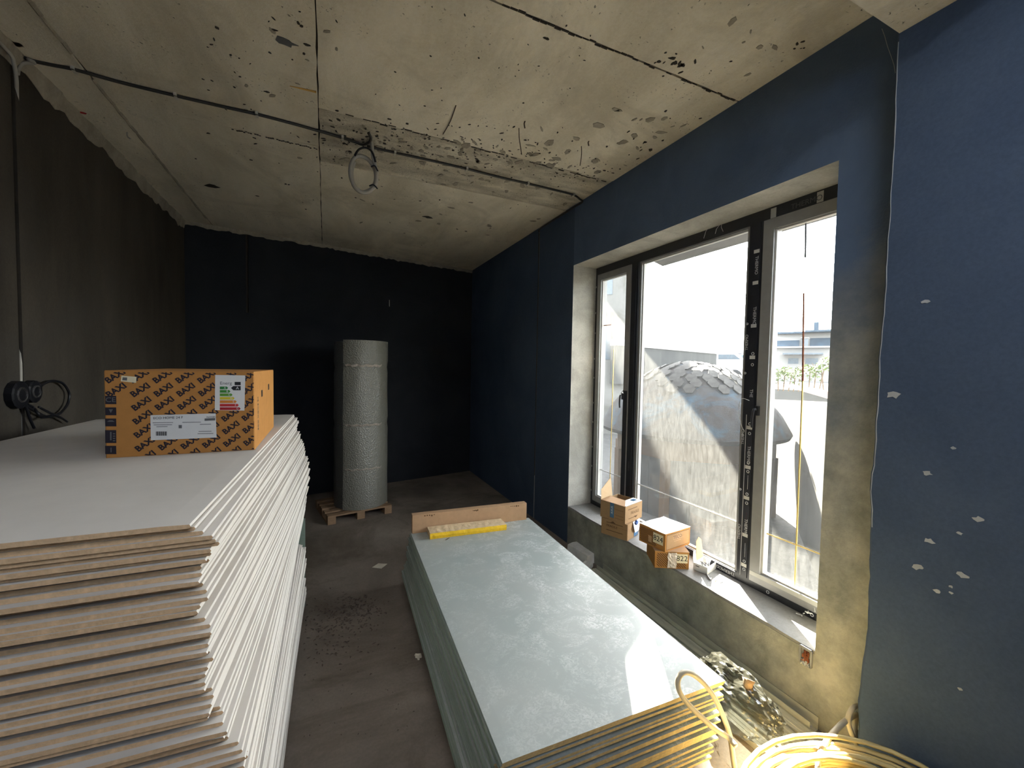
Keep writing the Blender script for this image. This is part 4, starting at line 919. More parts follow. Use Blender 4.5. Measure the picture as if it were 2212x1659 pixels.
for k in range(9):
    a = rr.uniform(0, 3.14); cx, cy = rr.uniform(.04, .14), rr.uniform(.03, w5 - .03); l = rr.uniform(.02, .045); z = .03 + k * .004
    x0, x1 = sorted((max(.006, cx - math.cos(a) * l), min(.174, cx + math.cos(a) * l))); y0, y1 = max(.006, cy - math.sin(a) * l), min(w5 - .006, cy + math.sin(a) * l)
    o = MB().tube([(x0, y0, z), ((x0 + x1) / 2, (y0 + y1) / 2, z + .012), (x1, y1, z + .004)], [.003, .006, .003], 6).build('metal_fitting', 'steel')
    o.matrix_world = Matrix.Translation(e5.location) @ Matrix.Rotation(e5.rotation_euler.z, 4, 'Z')
    tag(o, 'shiny metal fitting lying loose among others in the small open white box', 'fitting', 'metal fittings in the small white box')
o = MB().tube([(.06, .03, .066), (.10, .05, .074), (.155, .07, .066)], .004, 6).build('metal_fitting', 'steel'); o.matrix_world = Matrix.Translation(e5.location) @ Matrix.Rotation(e5.rotation_euler.z, 4, 'Z')
tag(o, 'longest metal fitting, lying across the top of the small open white box', 'fitting', 'metal fittings in the small white box')
k0, k1 = onz(1524, 1238, WZ0), onz(1533.5, 1253, WZ0)
o = MB().tube(smooth_path([k0 + Vector((0, 0, .006)), k0.lerp(k1, .85) + Vector((0, 0, .006)), k1 + Vector((.006, 0, .006)), k1 + Vector((.02, .008, .006))], 4), .005, 6).build('allen_key', 'steel'); tag(o, 'dark bent hex key on the sill beside the white box', 'tool')
c = onz(1552, 1255, WZ0); o = MB().tube([c + Vector((.03 * math.cos(a * .52) , .022 * math.sin(a * .52), .004)) for a in range(12)], .0025, 5, closed=True).build('wire_ring', 'brass'); tag(o, 'thin wire ring lying in the sun on the sill', 'wire')

# ================================================================== cables
def cable(name, pts, r, mat, label, cat='cable', group=None, n=8, seg=7):
    o = MB().tube(smooth_path(pts, seg), r, n).build(name, mat, None, True); tag(o, label, cat, group); return o
zc = CZ - .012
cpx = [(-40, 60), (0, 82), (28, 108), (60, 128), (110, 140), (160, 150), (260, 178), (380, 207), (470, 228), (555, 247), (650, 272), (740, 298)]
p_main = [onz(x, y, zc) for x, y in cpx]
loop = [onz(765, 307, zc), onz(785, 311, zc) + Vector((0, 0, -.02)), ony(800, 300, 3.80), ony(798, 318, 3.80)]
loop[2].z = min(loop[2].z, CZ - .02)
c1 = cable('ceiling_cable', p_main + [onz(765, 306, zc), onz(783, 309, zc) + Vector((0, 0, -.012)), onz(797, 302, zc) + Vector((0, 0, -.02)), onz(801, 292, zc) + Vector((0, 0, -.022)), onz(796, 283, zc) + Vector((0, 0, -.016))], .011, 'cabledark', 'dark cable clipped across the ceiling from the left wall to the hanging coil')
cp2 = [(793, 316), (853, 330), (930, 347), (1008, 365), (1075, 382), (1140, 397), (1195, 410), (1238, 421), (1252, 430)]
p2 = [onz(x, y, zc) for x, y in cp2]
xw = XW - .010
p2 += [Vector((xw, 3.95, CZ - .02)), Vector((xw, 4.1, CZ - .022)), Vector((xw, 4.5, CZ - .022)), Vector((xw, 4.93, CZ - .024)), Vector((xw, 4.974, CZ - .06))]
c2 = cable('ceiling_cable', p2, .010, 'cabledark', 'dark cable clipped from the hanging coil across the ceiling to the window wall')
cable('wall_cable', [Vector((xw, 4.974, CZ - .07)), Vector((xw + .004, 4.974, 3.5)), Vector((xw + .006, 4.974, 2.5)), Vector((xw + .006, 4.974, .6))], .006, 'cabledark', 'thin grey cable set in a groove down the window wall')
def clips(par, lst, mat='clip'):
    for (px, py) in lst:
        c = onz(px, py, zc); o = MB().box(c.x - .009, c.x + .009, c.y - .026, c.y + .026, CZ - .0255, CZ - .0225).box(c.x - .009, c.x + .009, c.y - .026, c.y - .014, CZ - .0255, CZ - .001).box(c.x - .009, c.x + .009, c.y + .014, c.y + .026, CZ - .0255, CZ - .001).build('cable_clip', mat, par)
clips(c1, [(160, 150), (380, 207), (555, 247), (740, 298)]); clips(c2, [(853, 330), (1008, 365), (1140, 397), (1238, 421)])
# hanging coil
CYC = 3.74
def cp(px, py, dy=0.0): p = ony(px, py, CYC); p.y += dy; return p
hc = empty('hanging_cable_coil', (cp(785, 375).x, CYC, CZ)); tag(hc, 'grey cable coil tied with zip ties hanging from the ceiling', 'cable coil')
def hpart(mbd, name, mat): o = mbd.build(name, mat, None, True); o.parent = hc; o.matrix_parent_inverse = Matrix.Translation(hc.location).inverted(); return o
path = [cp(801, 287), cp(803, 310), cp(806, 340), cp(813, 368), cp(812, 395), cp(800, 412), cp(784, 416), cp(768, 405), cp(758, 383), cp(758, 357), cp(768, 338, .01), cp(785, 336, .02), cp(800, 347, .02), cp(811, 368, .02), cp(811, 392, .025), cp(799, 408, .03), cp(780, 412, .03), cp(764, 396, .03), cp(760, 368, .03), cp(766, 346, .03)]
path[0].z = min(path[0].z, CZ - .012)
hpart(MB().tube(smooth_path(path, 7), .016, 8), 'cable', 'cable')
hpart(MB().tube(smooth_path([cp(766, 338, -.015), cp(775, 325, -.015), cp(790, 321, -.015), cp(803, 330, -.015), cp(811, 352, -.015)], 6), .0085, 7), 'inner_cable', 'zip')
for (a, b_) in (((801, 363), (816, 372)), ((797, 404), (815, 410))):
    hpart(MB().tube(smooth_path([cp(*a, -.02), cp((a[0] + b_[0]) / 2, a[1] - 2, -.028), cp(*b_, -.02)], 4), .006, 6), 'zip_tie', 'zip')
# cables on the left wall
lx = XL + .012
cable('wall_cable', [Vector((lx + .02, 3.02, CZ - .03)), Vector((lx, 3.25, CZ - .06)), onx(18, 112, lx + .03), onx(30, 138, lx + .03), onx(35, 170, lx + .015), onx(36, 200, lx - .015), onx(37, 260, lx - .026), onx(41, 500, lx - .033), onx(43, 700, lx - .033), onx(44, 842, lx - .02)], .010, 'cable', 'grey cable running down the left wall chase to the junction box')
cable('wall_cable', [onz(60, 128, CZ - .03), onz(75, 136, CZ - .02), onx(46, 138, lx), onx(38, 160, lx)], .010, 'cable', 'short grey cable turning from the ceiling into the left wall chase')
cable('wall_cable', [onx(38, 152, lx), onx(46, 140, lx), onx(62, 134, lx), onx(85, 138, lx), onx(102, 150, lx)], .008, 'cable', 'thin grey cable curling along the top of the left wall')
jb = empty('junction_box', (XL, 3.53, 1.865)); tag(jb, 'round black double junction box on the left wall below the chase', 'junction box')
for (px, py, r) in ((28, 853, .085), (60, 846, .072)):
    c = onx(px, py, XL); m = MB(); n = 14
    m.tube([(0, c.y - 3.53, c.z - 1.865), (.035, c.y - 3.53, c.z - 1.865), (.040, c.y - 3.53, c.z - 1.865)], [r, r, r * .85], n); o = m.build('box_shell', 'zip'); o.parent = jb
    o = MB().tube([(.041, c.y - 3.53 + r * .5 * math.cos(a * .628), c.z - 1.865 + r * .5 * math.sin(a * .628)) for a in range(10)], .006, 5, closed=True).build('box_rim', 'cabledark'); o.parent = jb
w = XL + .03
g = 'black wires hanging from the junction box'
cable('black_wire', [onx(72, 848, w), onx(90, 832, w), onx(112, 823, w), onx(135, 828, w), onx(149, 848, w), onx(147, 870, w), onx(135, 888, w), onx(122, 896, w), onx(100, 900, w), onx(70, 885, w), onx(48, 872, w)], .008, 'zip', 'black wire bent into a wide round loop beside the junction box', 'wire', g)
cable('black_wire', [onx(50, 868, w), onx(58, 885, w), onx(65, 905, w), onx(74, 925, w)], .008, 'zip', 'black wire hanging almost straight from the junction box to the boards', 'wire', g)
cable('black_wire', [onx(52, 870, w), onx(72, 880, w), onx(82, 893, w + .03), onx(92, 902, w + .03), onx(120, 897, w + .02), onx(145, 911, w)], .007, 'zip', 'black wire sagging sideways from the junction box', 'wire', g)
cable('black_wire', [onx(84, 879, w + .02), onx(100, 888, w + .02), onx(116, 896, w + .02), onx(132, 903, w)], .007, 'zip', 'short black wire end poking up beside the wire loop', 'wire', g)
cable('wall_cable', [onx(43, 868, lx - .01), onx(43, 890, lx - .02), onx(45, 950, lx - .02)], .011, 'cabledark', 'dark cable continuing down the chase below the junction box')
# wires and nails in the ceiling
g = 'wires and nails sticking out of the ceiling'
def hang(px0, py0, px1, py1, r, lab, name='tie_wire', mat='wire', bow=.01):
    a = onz(px0, py0, CZ); b_ = ony(px1, py1, a.y)
    o = MB().tube(smooth_path([a, a.lerp(b_, .4) + Vector((-bow * .6, 0, 0)), b_], 5), r, 5).build(name, mat); tag(o, lab, 'wire', g); return o
hang(1121, 277, 1127, 334, .0035, 'longer curved tie wire hanging from the ceiling panel')
hang(1256, 316, 1253, 358, .0035, 'shorter tie wire hanging from the ceiling nearer the window', bow=-.012)
hang(1134, 262, 1134, 277, .005, 'short nail in the ceiling above the longer tie wire', 'ceiling_nail')
hang(1272, 305, 1272, 315, .005, 'short nail in the ceiling above the shorter tie wire', 'ceiling_nail')
a, b_ = onz(985, 228, CZ - .004), onz(957, 290, CZ - .006)
o = MB().tube(smooth_path([a, a.lerp(b_, .5) + Vector((.01, 0, 0)), b_], 5), .0035, 5).build('tie_wire', 'wire'); tag(o, 'rusty tie wire lying flat against the ceiling', 'wire', g)
a, b_ = onz(626, 186, CZ - .004), onz(683, 199, CZ - .006)
o = MB().tube([a, a.lerp(b_, .6), b_], [.002, .006, .008], 5).build('wood_splinter', 'splinter'); tag(o, 'yellow wood splinter caught in the ceiling joint', 'splinter')
a = onz(275, 285, CZ); b_ = a + Vector((0, 0, -.05))
o = MB().tube(smooth_path([a, a.lerp(b_, .7), b_ + Vector((.02, 0, .0))], 4), .006, 5).build('ceiling_hook', 'cable'); tag(o, 'small hook in the ceiling beside the mortar ridge', 'hook')
p = onx(841, 655, 9); q = BW0 + Vector((0, 0, 0))
r_ = ray(841, 648); t_ = bnrm.dot(BW0) / bnrm.dot(r_); a = EYE + r_ * t_ + bnrm * .004; r_ = ray(841, 662); t_ = bnrm.dot(BW0) / bnrm.dot(r_); b_ = EYE + r_ * t_ + bnrm * .006
o = MB().tube([a, a.lerp(b_, .5), b_], .005, 5).build('cable_end', 'clip'); tag(o, 'short pale cable end in the back wall above the roll', 'cable')

# ================================================================== corner by the pier: cable coil, bag, loose cables
cc = Vector((1.87, 0.75, 0)); pts = []
NR, turns, SEG = 9, 117, 30
for i in range(turns * SEG + 1):
    a = i / SEG * 2 * math.pi; k = int(i / SEG); layer = k // NR; q = k % NR; loose = .010 + .0035 * layer
    r = .24 + .030 * (q if layer % 2 == 0 else NR - 1 - q) + loose * (noise.noise(Vector((a * .31, k * 1.7, 0))) + .5 * noise.noise(Vector((a * .9, k * 2.9, 7))))
    pts.append((cc.x + math.cos(a) * r * 1.16, cc.y + math.sin(a) * r * .92, max(.014, .016 + .025 * layer + loose * 1.3 * noise.noise(Vector((a * .45, k * .9, 4))))))
o = MB().tube(pts, .0135, 5, flat=.6).build('cable_coil', 'straw', None, True); tag(o, 'big straw-yellow flat cable coil in the sun beside the green pile', 'cable coil')
# loose thick cables
cable('loose_cable', [ony(x, y, yy) for x, y, yy in ((1590, 1680, 1.24), (1584, 1640, 1.26), (1574, 1580, 1.29), (1545, 1510, 1.32), (1512, 1468, 1.34), (1483, 1452, 1.345), (1466, 1464, 1.34), (1466, 1490, 1.33), (1484, 1518, 1.32), (1515, 1549, 1.30), (1545, 1575, 1.28), (1572, 1592, 1.26), (1590, 1612, 1.22))], .012, 'whitecable', 'cream cable standing in a tall loop before the green pile corner', seg=8)
cable('loose_cable', [ony(x, y, yy) for x, y, yy in ((1764, 1690, 1.02), (1768, 1640, 1.06), (1790, 1595, 1.12), (1828, 1556, 1.16), (1852, 1545, 1.18))] + [Vector((2.56, 1.16, .20)), Vector((2.58, 1.13, .08))], .013, 'whitecable', 'cream cable arching from the coil to the pier corner', seg=8)
cable('loose_cable', [ony(x, y, 1.15) for x, y in ((1852, 1612), (1838, 1580), (1832, 1552), (1842, 1530), (1860, 1526))] + [Vector((2.59, 1.13, .27)), Vector((2.60, 1.13, .08))], .012, 'whitecable', 'cream cable hooked round the foot of the pier', seg=8)
# crumpled clear bag
def bag(c, rx, ry, rz, seed):
    bm = bmesh.new(); bmesh.ops.create_icosphere(bm, subdivisions=5, radius=1.0)
    for v in bm.verts:
        p = v.co.copy(); S = Vector((seed, 0, 0))
        rid = sum((1 - abs(noise.noise(p * f + S)) * 2) * a for f, a in ((2.0, .11), (4.3, .075), (9.0, .04)))
        f = .86 + .25 * noise.noise(p * 1.4 + S) + rid
        q = Vector((p.x * rx * f, p.y * ry * f, p.z * rz * f))
        if q.z < -rz * .72: q.z = -rz * .72 + (q.z + rz * .72) * .1
        v.co = q
    me = bpy.data.meshes.new('plastic_bag'); bm.to_mesh(me); bm.free(); me.materials.append(M['bag'])
    o = bpy.data.objects.new('plastic_bag', me); COL.objects.link(o); o.location = c; return o
bg_ = bag((2.20, 1.60, .160), .165, .27, .155, 3.0); tag(bg_, 'crumpled clear plastic bag on the steel profiles beside the green pile', 'bag')
o = MB().tube([(-.02, -.10, .125), (-.015, -.10, .150), (-.005, -.095, .168)], [.030, .024, .034], 9).build('knot', 'wood', bg_, True)

# ================================================================== OUTSIDE
ZG = -0.55; ZT = 1.50
def stag(o, lab): tag(o, lab, kind='structure'); return o
stag(MB().box(3.06, 14.0, -8, 16.0, ZG - .3, ZG).build('yard_ground', 'yard'), 'sunken gravel yard outside the window')
stag(MB().box(-14, 3.06, -30, FY - .2, -.3, -.02).build('added_bounce_ground', 'terrace'), 'unseen pale ground added behind the room')  # pale ground added for bounce light, never in view
m = MB().box(14.0, 90, -40, 90, ZG - .3, ZT).box(-30, 14.0, 16.0, 90, ZG - .3, ZT)
stag(m.build('upper_ground', 'terrace'), 'pale sunlit upper ground beyond the yard')
# canopy slab above the window
z1 = H0 + 1.90
poly = [(XO, .4), (5.65, .4), (5.65, 5.85), (5.36, 5.72), (5.05, 5.58), (4.70, 5.52), (4.5, 5.50), (XO, 5.2)]
o = MB().prism(poly, (0, 0, .16), (1, 0, 0), (0, 1, 0), (0, 0, z1)).build('concrete_canopy', 'concrete'); tag(o, 'grey concrete canopy slab just outside above the window', 'canopy')
# sloping boundary wall
a, c = Vector((5.3, 2.75, 0)), Vector((12.0, 7.86, 0)); d = (c - a).normalized(); nn = Vector((-d.y, d.x, 0)) * .22
def topz(p): return H0 - .0565 * (p.x ** 2 + p.y ** 2) ** .5
m = MB(); n = 10; vs = []; fs = []
for i in range(n + 1):
    p = a.lerp(c, i / n); zt = topz(p)
    vs += [p + Vector((0, 0, ZG)), p + Vector((0, 0, zt)), p - nn + Vector((0, 0, zt)), p - nn + Vector((0, 0, ZG))]
    if i: q, w_ = i * 4, (i - 1) * 4; fs += [(w_ + k, w_ + (k + 1) % 4, q + (k + 1) % 4, q + k) for k in range(4)]
fs += [(0, 1, 2, 3), (n * 4, n * 4 + 1, n * 4 + 2, n * 4 + 3)]
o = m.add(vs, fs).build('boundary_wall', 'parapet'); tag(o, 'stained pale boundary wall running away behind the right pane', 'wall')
m = MB(); q0, q1 = a + nn * -1.0 + d * 1.2, a + nn * -1.0 + d * 7.5
m.prism([(0, 0), (6.3, 0), (6.3, .05), (0, .10)], nn * -.6, d, (0, 0, 1), q0 + Vector((0, 0, topz(q0) + .02))); o = m.build('brick_coping', 'rust'); tag(o, 'thin reddish strip lying along the top of the boundary wall', 'coping')

# domed kiosk
KX, KY = 6.67, 6.05; kz = H0 - 1.13; az_ = H0 + .14
ks = empty('domed_kiosk', (KX, KY, ZG)); tag(ks, 'round kiosk with half-shingled dome roof in the yard outside', 'kiosk')
def kp(mbd, name, mats, smooth=False): o = mbd.build(name, mats, None, smooth); o.parent = ks; o.matrix_parent_inverse = Matrix.Translation(ks.location).inverted(); return o
RD = 1.74
def dome_r(u): # u 0 apex .. 1 eave -> (radius, z)
    a = u * 1.02; return RD * (math.sin(a) / math.sin(1.02)), kz + (az_ - kz) * ((math.cos(a) - math.cos(1.02)) / (1 - math.cos(1.02)))
m = MB(); nu, na = 14, 48; vs = []; fs = []
for i in range(nu + 1):
    r, z = dome_r(i / nu)
    for k in range(na):
        an = k * 2 * math.pi / na; rr2 = r * (1 + .012 * noise.noise(Vector((math.cos(an) * 3, math.sin(an) * 3, i))))
        vs.append((KX + math.cos(an) * rr2, KY + math.sin(an) * rr2, z))
for i in range(nu):
    for k in range(na): fs.append((i * na + k, i * na + (k + 1) % na, (i + 1) * na + (k + 1) % na, (i + 1) * na + k))
m.add(vs, fs); rb = [(KX + math.cos(k * 2 * math.pi / na) * RD * .98, KY + math.sin(k * 2 * math.pi / na) * RD * .98, kz - .07) for k in range(na)]
m.add(vs[-na:] + rb, [(k, (k + 1) % na, na + (k + 1) % na, na + k) for k in range(na)] + [tuple(range(na, 2 * na))])
kp(m, 'dome', 'membrane', True)
# hexagonal shingles on the upper part, ragged lower edge
cam_az = math.atan2(-KY, -KX); sh_mesh = None; rr = random.Random(55)
rows = 10
for i in range(rows):
    u = .04 + i * .066; r, z = dome_r(u); r2, z2 = dome_r(u + .11); cnt_ = max(6, int(2 * math.pi * r / .262))
    for k in range(cnt_):
        an = (k + .5 * (i % 2)) * 2 * math.pi / cnt_; da = (an - cam_az + math.pi) % (2 * math.pi) - math.pi
        if i >= 7 and (rr.random() < .25 + .25 * (i - 7) or abs(da) > 1.6): continue
        if abs(da) > 2.0: continue
        ca, sa = math.cos(an), math.sin(an); rad = Vector((ca, sa, 0)); tan = Vector((-sa, ca, 0))
        dn = (rad * (r2 - r) + Vector((0, 0, z2 - z))).normalized(); nr = tan.cross(dn); nr = nr if nr.z > 0 else -nr
        C_ = Vector((KX, KY, 0)) + rad * r + Vector((0, 0, z)) + nr * .020 + dn * .06
        Lh, Wh = .098, .105
        if sh_mesh is None:
            hexp = [(-.5 * Wh, -Lh), (.5 * Wh, -Lh), (Wh, 0), (.5 * Wh, Lh), (-.5 * Wh, Lh), (-Wh, 0)]
            ob = MB().prism(hexp, (0, 0, .014), (1, 0, 0), (0, 1, 0), (0, 0, 0)).build('shingle', 'shingle'); sh_mesh = ob.data; bpy.data.objects.remove(ob)
        o = bpy.data.objects.new('shingle', sh_mesh); COL.objects.link(o)
        tilt = rr.uniform(.02, .16); y_ = (dn + nr * -tilt).normalized(); z_ = tan.cross(y_) ; z_ = z_ if z_.z > 0 else -z_; x_ = y_.cross(z_)
        o.matrix_world = Matrix(((x_.x, y_.x, z_.x, C_.x), (x_.y, y_.y, z_.y, C_.y), (x_.z, y_.z, z_.z, C_.z), (0, 0, 0, 1)))
        o.parent = ks; o.matrix_parent_inverse = Matrix.Translation(ks.location).inverted()
# fascia, posts, panels (octagon)
RO = 1.50; no = 8; a0 = cam_az + .16
def octp(r, k): an = a0 + (k + .5) * 2 * math.pi / no; return Vector((KX + math.cos(an) * r, KY + math.sin(an) * r, 0))
for k in range(no):
    p, q = octp(RO, k), octp(RO, k + 1); d_ = (q - p).normalized(); n_ = Vector((d_.y, -d_.x, 0)); L_ = (q - p).length
    kp(MB().prism([(0, 0), (L_, 0), (L_, .35), (0, .35)], n_ * -.06, d_, (0, 0, 1), p + Vector((0, 0, kz - .43))), 'fascia_board', 'timber')
    kp(MB().tube([p * 1 - n_ * .05 + Vector((0, 0, ZG)), p - n_ * .05 + Vector((0, 0, kz - .42))], .085, 4), 'corner_post', 'timber')
    for j in range(3):
        w0 = .09 + (L_ - .18) * j / 3 + .004; w1_ = .09 + (L_ - .18) * (j + 1) / 3 - .004
        kp(MB().prism([(w0, 0), (w1_, 0), (w1_, kz - .43 - ZG), (w0, kz - .43 - ZG)], n_ * -.04, d_, (0, 0, 1), p - n_ * .06 + Vector((0, 0, ZG))), 'wall_panel', 'panelgrey')

# gabled neighbour house to the left of the yard
gh = empty('gabled_house', (9.435, 14.14, ZG)); tag(gh, 'tall grey gabled house seen at the edge of the left pane', 'house')
def gp(mbd, name, mats): o = mbd.build(name, mats); o.parent = gh; o.matrix_parent_inverse = Matrix.Translation(gh.location).inverted(); return o
hv, wv = Vector((.555, .832, 0)), Vector((.832, -.555, 0))     # long axis and width axis of the house
gz = H0 - ZG; GO = hv * 17.0 + Vector((0, 0, ZG))
gr = (-1.5, gz + 10.17); ger = (2.2, gz + 5.36); gel = (-5.2, gz + 5.36)
gp(MB().prism([(gel[0], 0), (ger[0], 0), ger, gr, gel], hv * 8, wv, (0, 0, 1), GO), 'wall', 'concrete')
gp(MB().prism([(gr[0], gr[1] + .02), (ger[0] + .12, ger[1] - .155), (ger[0] + .12, ger[1] + .02), (gr[0], gr[1] + .20)], hv * 8.3, wv, (0, 0, 1), GO - hv * .15), 'roof_slope', 'blueroof')
gp(MB().prism([(gr[0], gr[1] + .02), (gel[0] - .12, gel[1] - .155), (gel[0] - .12, gel[1] + .02), (gr[0], gr[1] + .20)], hv * 8.3, wv, (0, 0, 1), GO - hv * .15), 'roof_slope', 'blueroof')
for x in (-3.6, .2):
    for z in (3.0, 5.6): gp(MB().prism([(x, z), (x + 1.0, z), (x + 1.0, z + 1.3), (x, z + 1.3)], hv * -.03, wv, (0, 0, 1), GO), 'window', 'windowdark')

def far_at(px, py, hd):
    r = ray(px, py); s = hd / math.hypot(r.x, r.y); return EYE + r * s
def far_basis(px, hd):
    c_ = far_at(px, 797, hd); f = Vector((c_.x, c_.y, 0)).normalized(); rt = Vector((f.y, -f.x, 0)); return c_, f, rt
def ground_to(p): return Vector((p.x, p.y, ZT))
# long grey wall with white coping, left
gwl = empty('grey_garden_wall', ground_to(far_at(1460, 800, 18))); tag(gwl, 'long grey far wall with white coping behind the dome', 'wall')
A_, B_ = far_at(1330, 800, 16.5), far_at(1547, 800, 21.5); d_ = (B_ - A_); d_.z = 0; L_ = d_.length; d_.normalize(); n_ = Vector((d_.y, -d_.x, 0))
za, zb2 = far_at(1383, 752, 17.6).z, far_at(1545, 765, 21.5).z
za2, zb3 = far_at(1383, 738, 17.6).z, far_at(1545, 757, 21.5).z
def gw(mbd, name, mats): o = mbd.build(name, mats); o.parent = gwl; o.matrix_parent_inverse = Matrix.Translation(gwl.location).inverted(); return o
gw(MB().prism([(0, 0), (L_, 0), (L_, zb2 - ZT), (0, za - ZT + .05)], n_ * -.3, d_, (0, 0, 1), Vector((A_.x, A_.y, ZT))), 'wall_face', 'panelgrey')
gw(MB().prism([(0, za - ZT + .05), (L_, zb2 - ZT), (L_, zb3 - ZT), (0, za2 - ZT + .05)], n_ * -.4, d_, (0, 0, 1), Vector((A_.x, A_.y, ZT)) + n_ * .05), 'coping', 'whitewall')
# mansard house, right
hs = empty('mansard_house', ground_to(far_at(1735, 797, 32))); tag(hs, 'white house with blue-grey mansard roof seen through the right pane', 'house')
c_, f_, rt = far_basis(1735, 32); O_ = Vector((c_.x, c_.y, 0)); ppm = (far_at(1785, 797, 32) - far_at(1685, 797, 32)).length / 100
def Zp(py): return far_at(1735, py, 32).z
def hx(px): return (px - 1735) * ppm
def hp(mbd, name, mats): o = mbd.build(name, mats); o.parent = hs; o.matrix_parent_inverse = Matrix.Translation(hs.location).inverted(); return o
def hbox(px0, px1, py0, py1, dn, df, name, mats, slope=0.0):
    z0_, z1_ = Zp(py1), Zp(py0); m = MB(); x0, x1 = hx(px0), hx(px1)
    v = [O_ + rt * x + f_ * (dd + (slope if z == z1_ else 0)) + Vector((0, 0, z)) for z in (z0_, z1_) for dd in (dn, df) for x in (x0, x1)]
    return hp(m.add(v, [(0, 2, 3, 1), (4, 5, 7, 6), (0, 1, 5, 4), (2, 6, 7, 3), (0, 4, 6, 2), (1, 3, 7, 5)]), name, mats)
hbox(1640, 1840, 752, 835, 0, 8, 'wall', 'whitewall'); hbox(1635, 1845, 748.5, 752, -.4, 8.2, 'cornice', 'whitewall')
hbox(1640, 1840, 716, 748.5, .35, 7, 'attic_wall', 'whitewall', .5)
hbox(1672, 1724, 729, 748, .2, .5, 'mansard_slope', 'blueroof', .5); hbox(1747, 1835, 727, 748, .2, .5, 'mansard_slope', 'blueroof', .5); hbox(1600, 1668, 729, 748, .2, .5, 'mansard_slope', 'blueroof', .5)
hbox(1729, 1743, 731, 748, .1, .3, 'window', 'windowdark'); hbox(1727, 1745, 729, 731, .0, .4, 'window_head', 'whitewall')
hbox(1735, 1845, 714, 718, -.3, 7.5, 'upper_roof', 'blueroof'); hbox(1670, 1735, 715, 719, .3, 7.5, 'upper_roof', 'blueroof')
hbox(1755, 1766, 690, 715, 2, 3, 'chimney', 'blueroof')
hbox(1690, 1774, 764, 767, -1.3, .0, 'awning', 'windowdark')
for k in range(8): hbox(1692 + k * 10.4, 1693.6 + k * 10.4, 767, 768.5, -1.3, -1.2, 'awning_tab', 'poledark')
hbox(1701, 1724, 774, 786, -.05, .05, 'window', 'windowdark'); hbox(1739, 1766, 774, 786, -.05, .05, 'window', 'windowdark')
# leafy hedge
hg = empty('leafy_hedge', ground_to(far_at(1735, 800, 15))); tag(hg, 'yellow-green leafy hedge behind the boundary wall in the right pane', 'hedge')
m = MB(); rr = random.Random(31)
prof_ = [(1640, 812), (1665, 802), (1690, 792), (1715, 798), (1740, 788), (1760, 792), (1775, 772), (1800, 765), (1840, 770)]
for _ in range(1500):
    px = rr.uniform(1640, 1830); top = 800
    for (xa, ya), (xb, yb) in zip(prof_, prof_[1:]):
        if xa <= px <= xb: top = ya + (yb - ya) * (px - xa) / (xb - xa)
    py = top + abs(rr.gauss(0, 14)); py = min(py, 832)
    c3 = far_at(px, py, 15 + rr.uniform(-.5, .6)); a = Vector((rr.uniform(-1, 1), rr.uniform(-1, 1), rr.uniform(-1, 1))).normalized(); b2 = a.orthogonal().normalized(); s = rr.uniform(.035, .07)
    m.add([c3 - a * s, c3 + b2 * s * .5, c3 + a * s, c3 - b2 * s * .5], [(0, 1, 2, 3)])
o = m.build('foliage', 'leaf'); o.parent = hg; o.matrix_parent_inverse = Matrix.Translation(hg.location).inverted()
m = MB()
for k in range(16):
    px = 1650 + k * 11; b2 = far_at(px, 800, 15); m.tube([ground_to(b2), b2 + Vector((rr.uniform(-.1, .1), rr.uniform(-.1, .1), 0)), far_at(px + rr.uniform(-6, 6), 790 + rr.uniform(-8, 8), 15)], [.02, .015, .006], 5)
o = m.build('stems', 'twig'); o.parent = hg; o.matrix_parent_inverse = Matrix.Translation(hg.location).inverted()
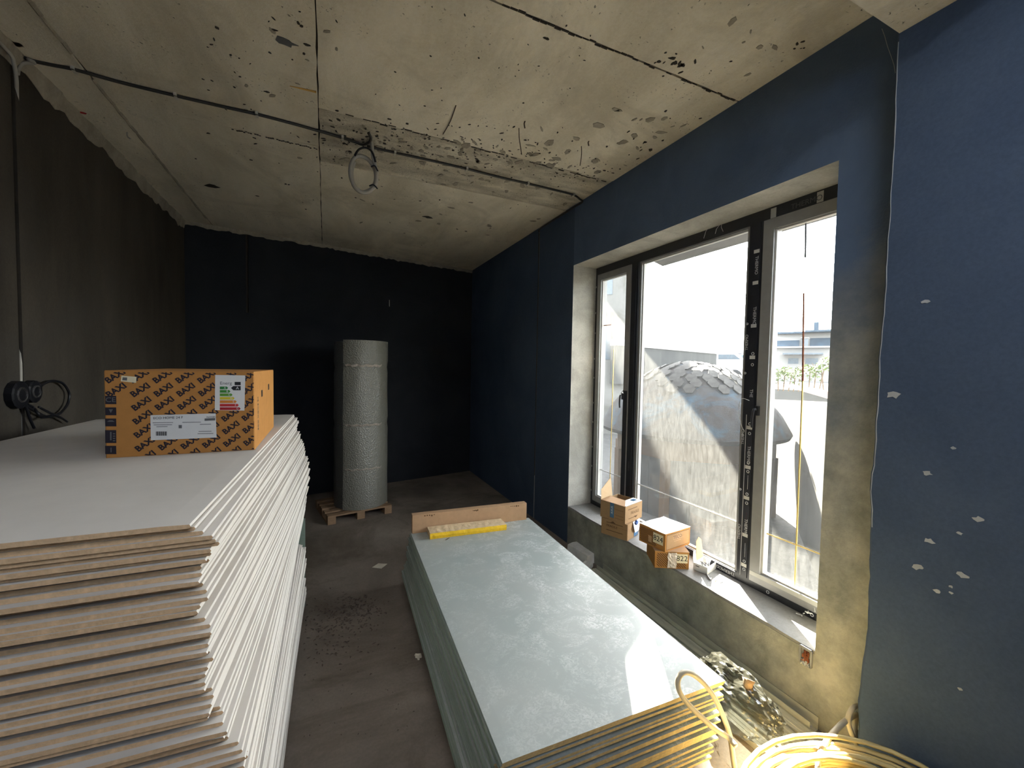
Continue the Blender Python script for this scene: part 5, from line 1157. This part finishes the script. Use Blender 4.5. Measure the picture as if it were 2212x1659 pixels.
# parked van, lamp post and car, far
def vehicle(name, px, hd, L_, W_, Hh, mat, lab, van):
    c_, f_, rt = far_basis(px, hd); e = empty(name, (c_.x, c_.y, ZT), math.atan2(rt.y, rt.x)); tag(e, lab, 'vehicle')
    if van: prof = [(-L_ / 2, .35), (L_ / 2, .35), (L_ / 2, .9), (L_ / 2 - .35, 1.1), (L_ / 2 - .8, Hh), (-L_ / 2, Hh)]
    else: prof = [(-L_ / 2, .3), (L_ / 2, .3), (L_ / 2, .75), (L_ / 2 - 1.0, .88), (L_ / 2 - 1.6, Hh), (-L_ / 2 + .8, Hh), (-L_ / 2 + .1, .9)]
    o = MB().prism(prof, (0, W_, 0), (1, 0, 0), (0, 0, 1), (0, -W_ / 2, 0)).build('body', mat); o.parent = e
    if van: o = MB().prism([(L_ / 2 - 1.55, 1.15), (L_ / 2 - .55, 1.15), (L_ / 2 - .85, Hh - .15), (L_ / 2 - 1.55, Hh - .15)], (0, -.02, 0), (1, 0, 0), (0, 0, 1), (0, -W_ / 2, 0)).build('window', 'windowdark')
    else: o = MB().prism([(-L_ / 2 + .6, .92), (L_ / 2 - 1.15, .92), (L_ / 2 - 1.65, Hh - .08), (-L_ / 2 + .95, Hh - .08)], (0, -.02, 0), (1, 0, 0), (0, 0, 1), (0, -W_ / 2, 0)).build('window', 'windowdark')
    o.parent = e
    for x in (-L_ / 2 + .8, L_ / 2 - .8):
        o = MB().tube([(x, -W_ / 2 - .01, .33), (x, -W_ / 2 + .2, .33)], .33, 14).build('wheel', 'zip'); o.parent = e
vehicle('white_van', 1553, 24, 3.0, 1.9, 1.55, 'vanwhite', 'white van parked beyond the dome in the centre pane', True)
vehicle('parked_car', 1606, 26, 3.2, 1.8, 1.45, 'carblue', 'dark blue car parked far off beside the white van', False)
c_, f_, rt = far_basis(1565, 30); lp = empty('lamp_post', (c_.x, c_.y, ZT)); tag(lp, 'dark gooseneck lamp post beyond the dome', 'lamp post')
zt_ = far_at(1565, 772, 30).z - ZT
o = MB().tube(smooth_path([(0, 0, 0), (0, 0, zt_ * .8), (0, 0, zt_)] + [tuple(rt * .3 + Vector((0, 0, zt_ + .25)))] + [tuple(rt * .6 + Vector((0, 0, zt_ + .28)))], 5), .05, 6).build('pole', 'poledark'); o.parent = lp
o = MB().tube([tuple(rt * .5 + Vector((0, 0, zt_ + .3))), tuple(rt * .62 + Vector((0, 0, zt_ + .26))), tuple(rt * .95 + Vector((0, 0, zt_ + .24)))], [.04, .09, .05], 8).build('lamp_head', 'poledark'); o.parent = lp
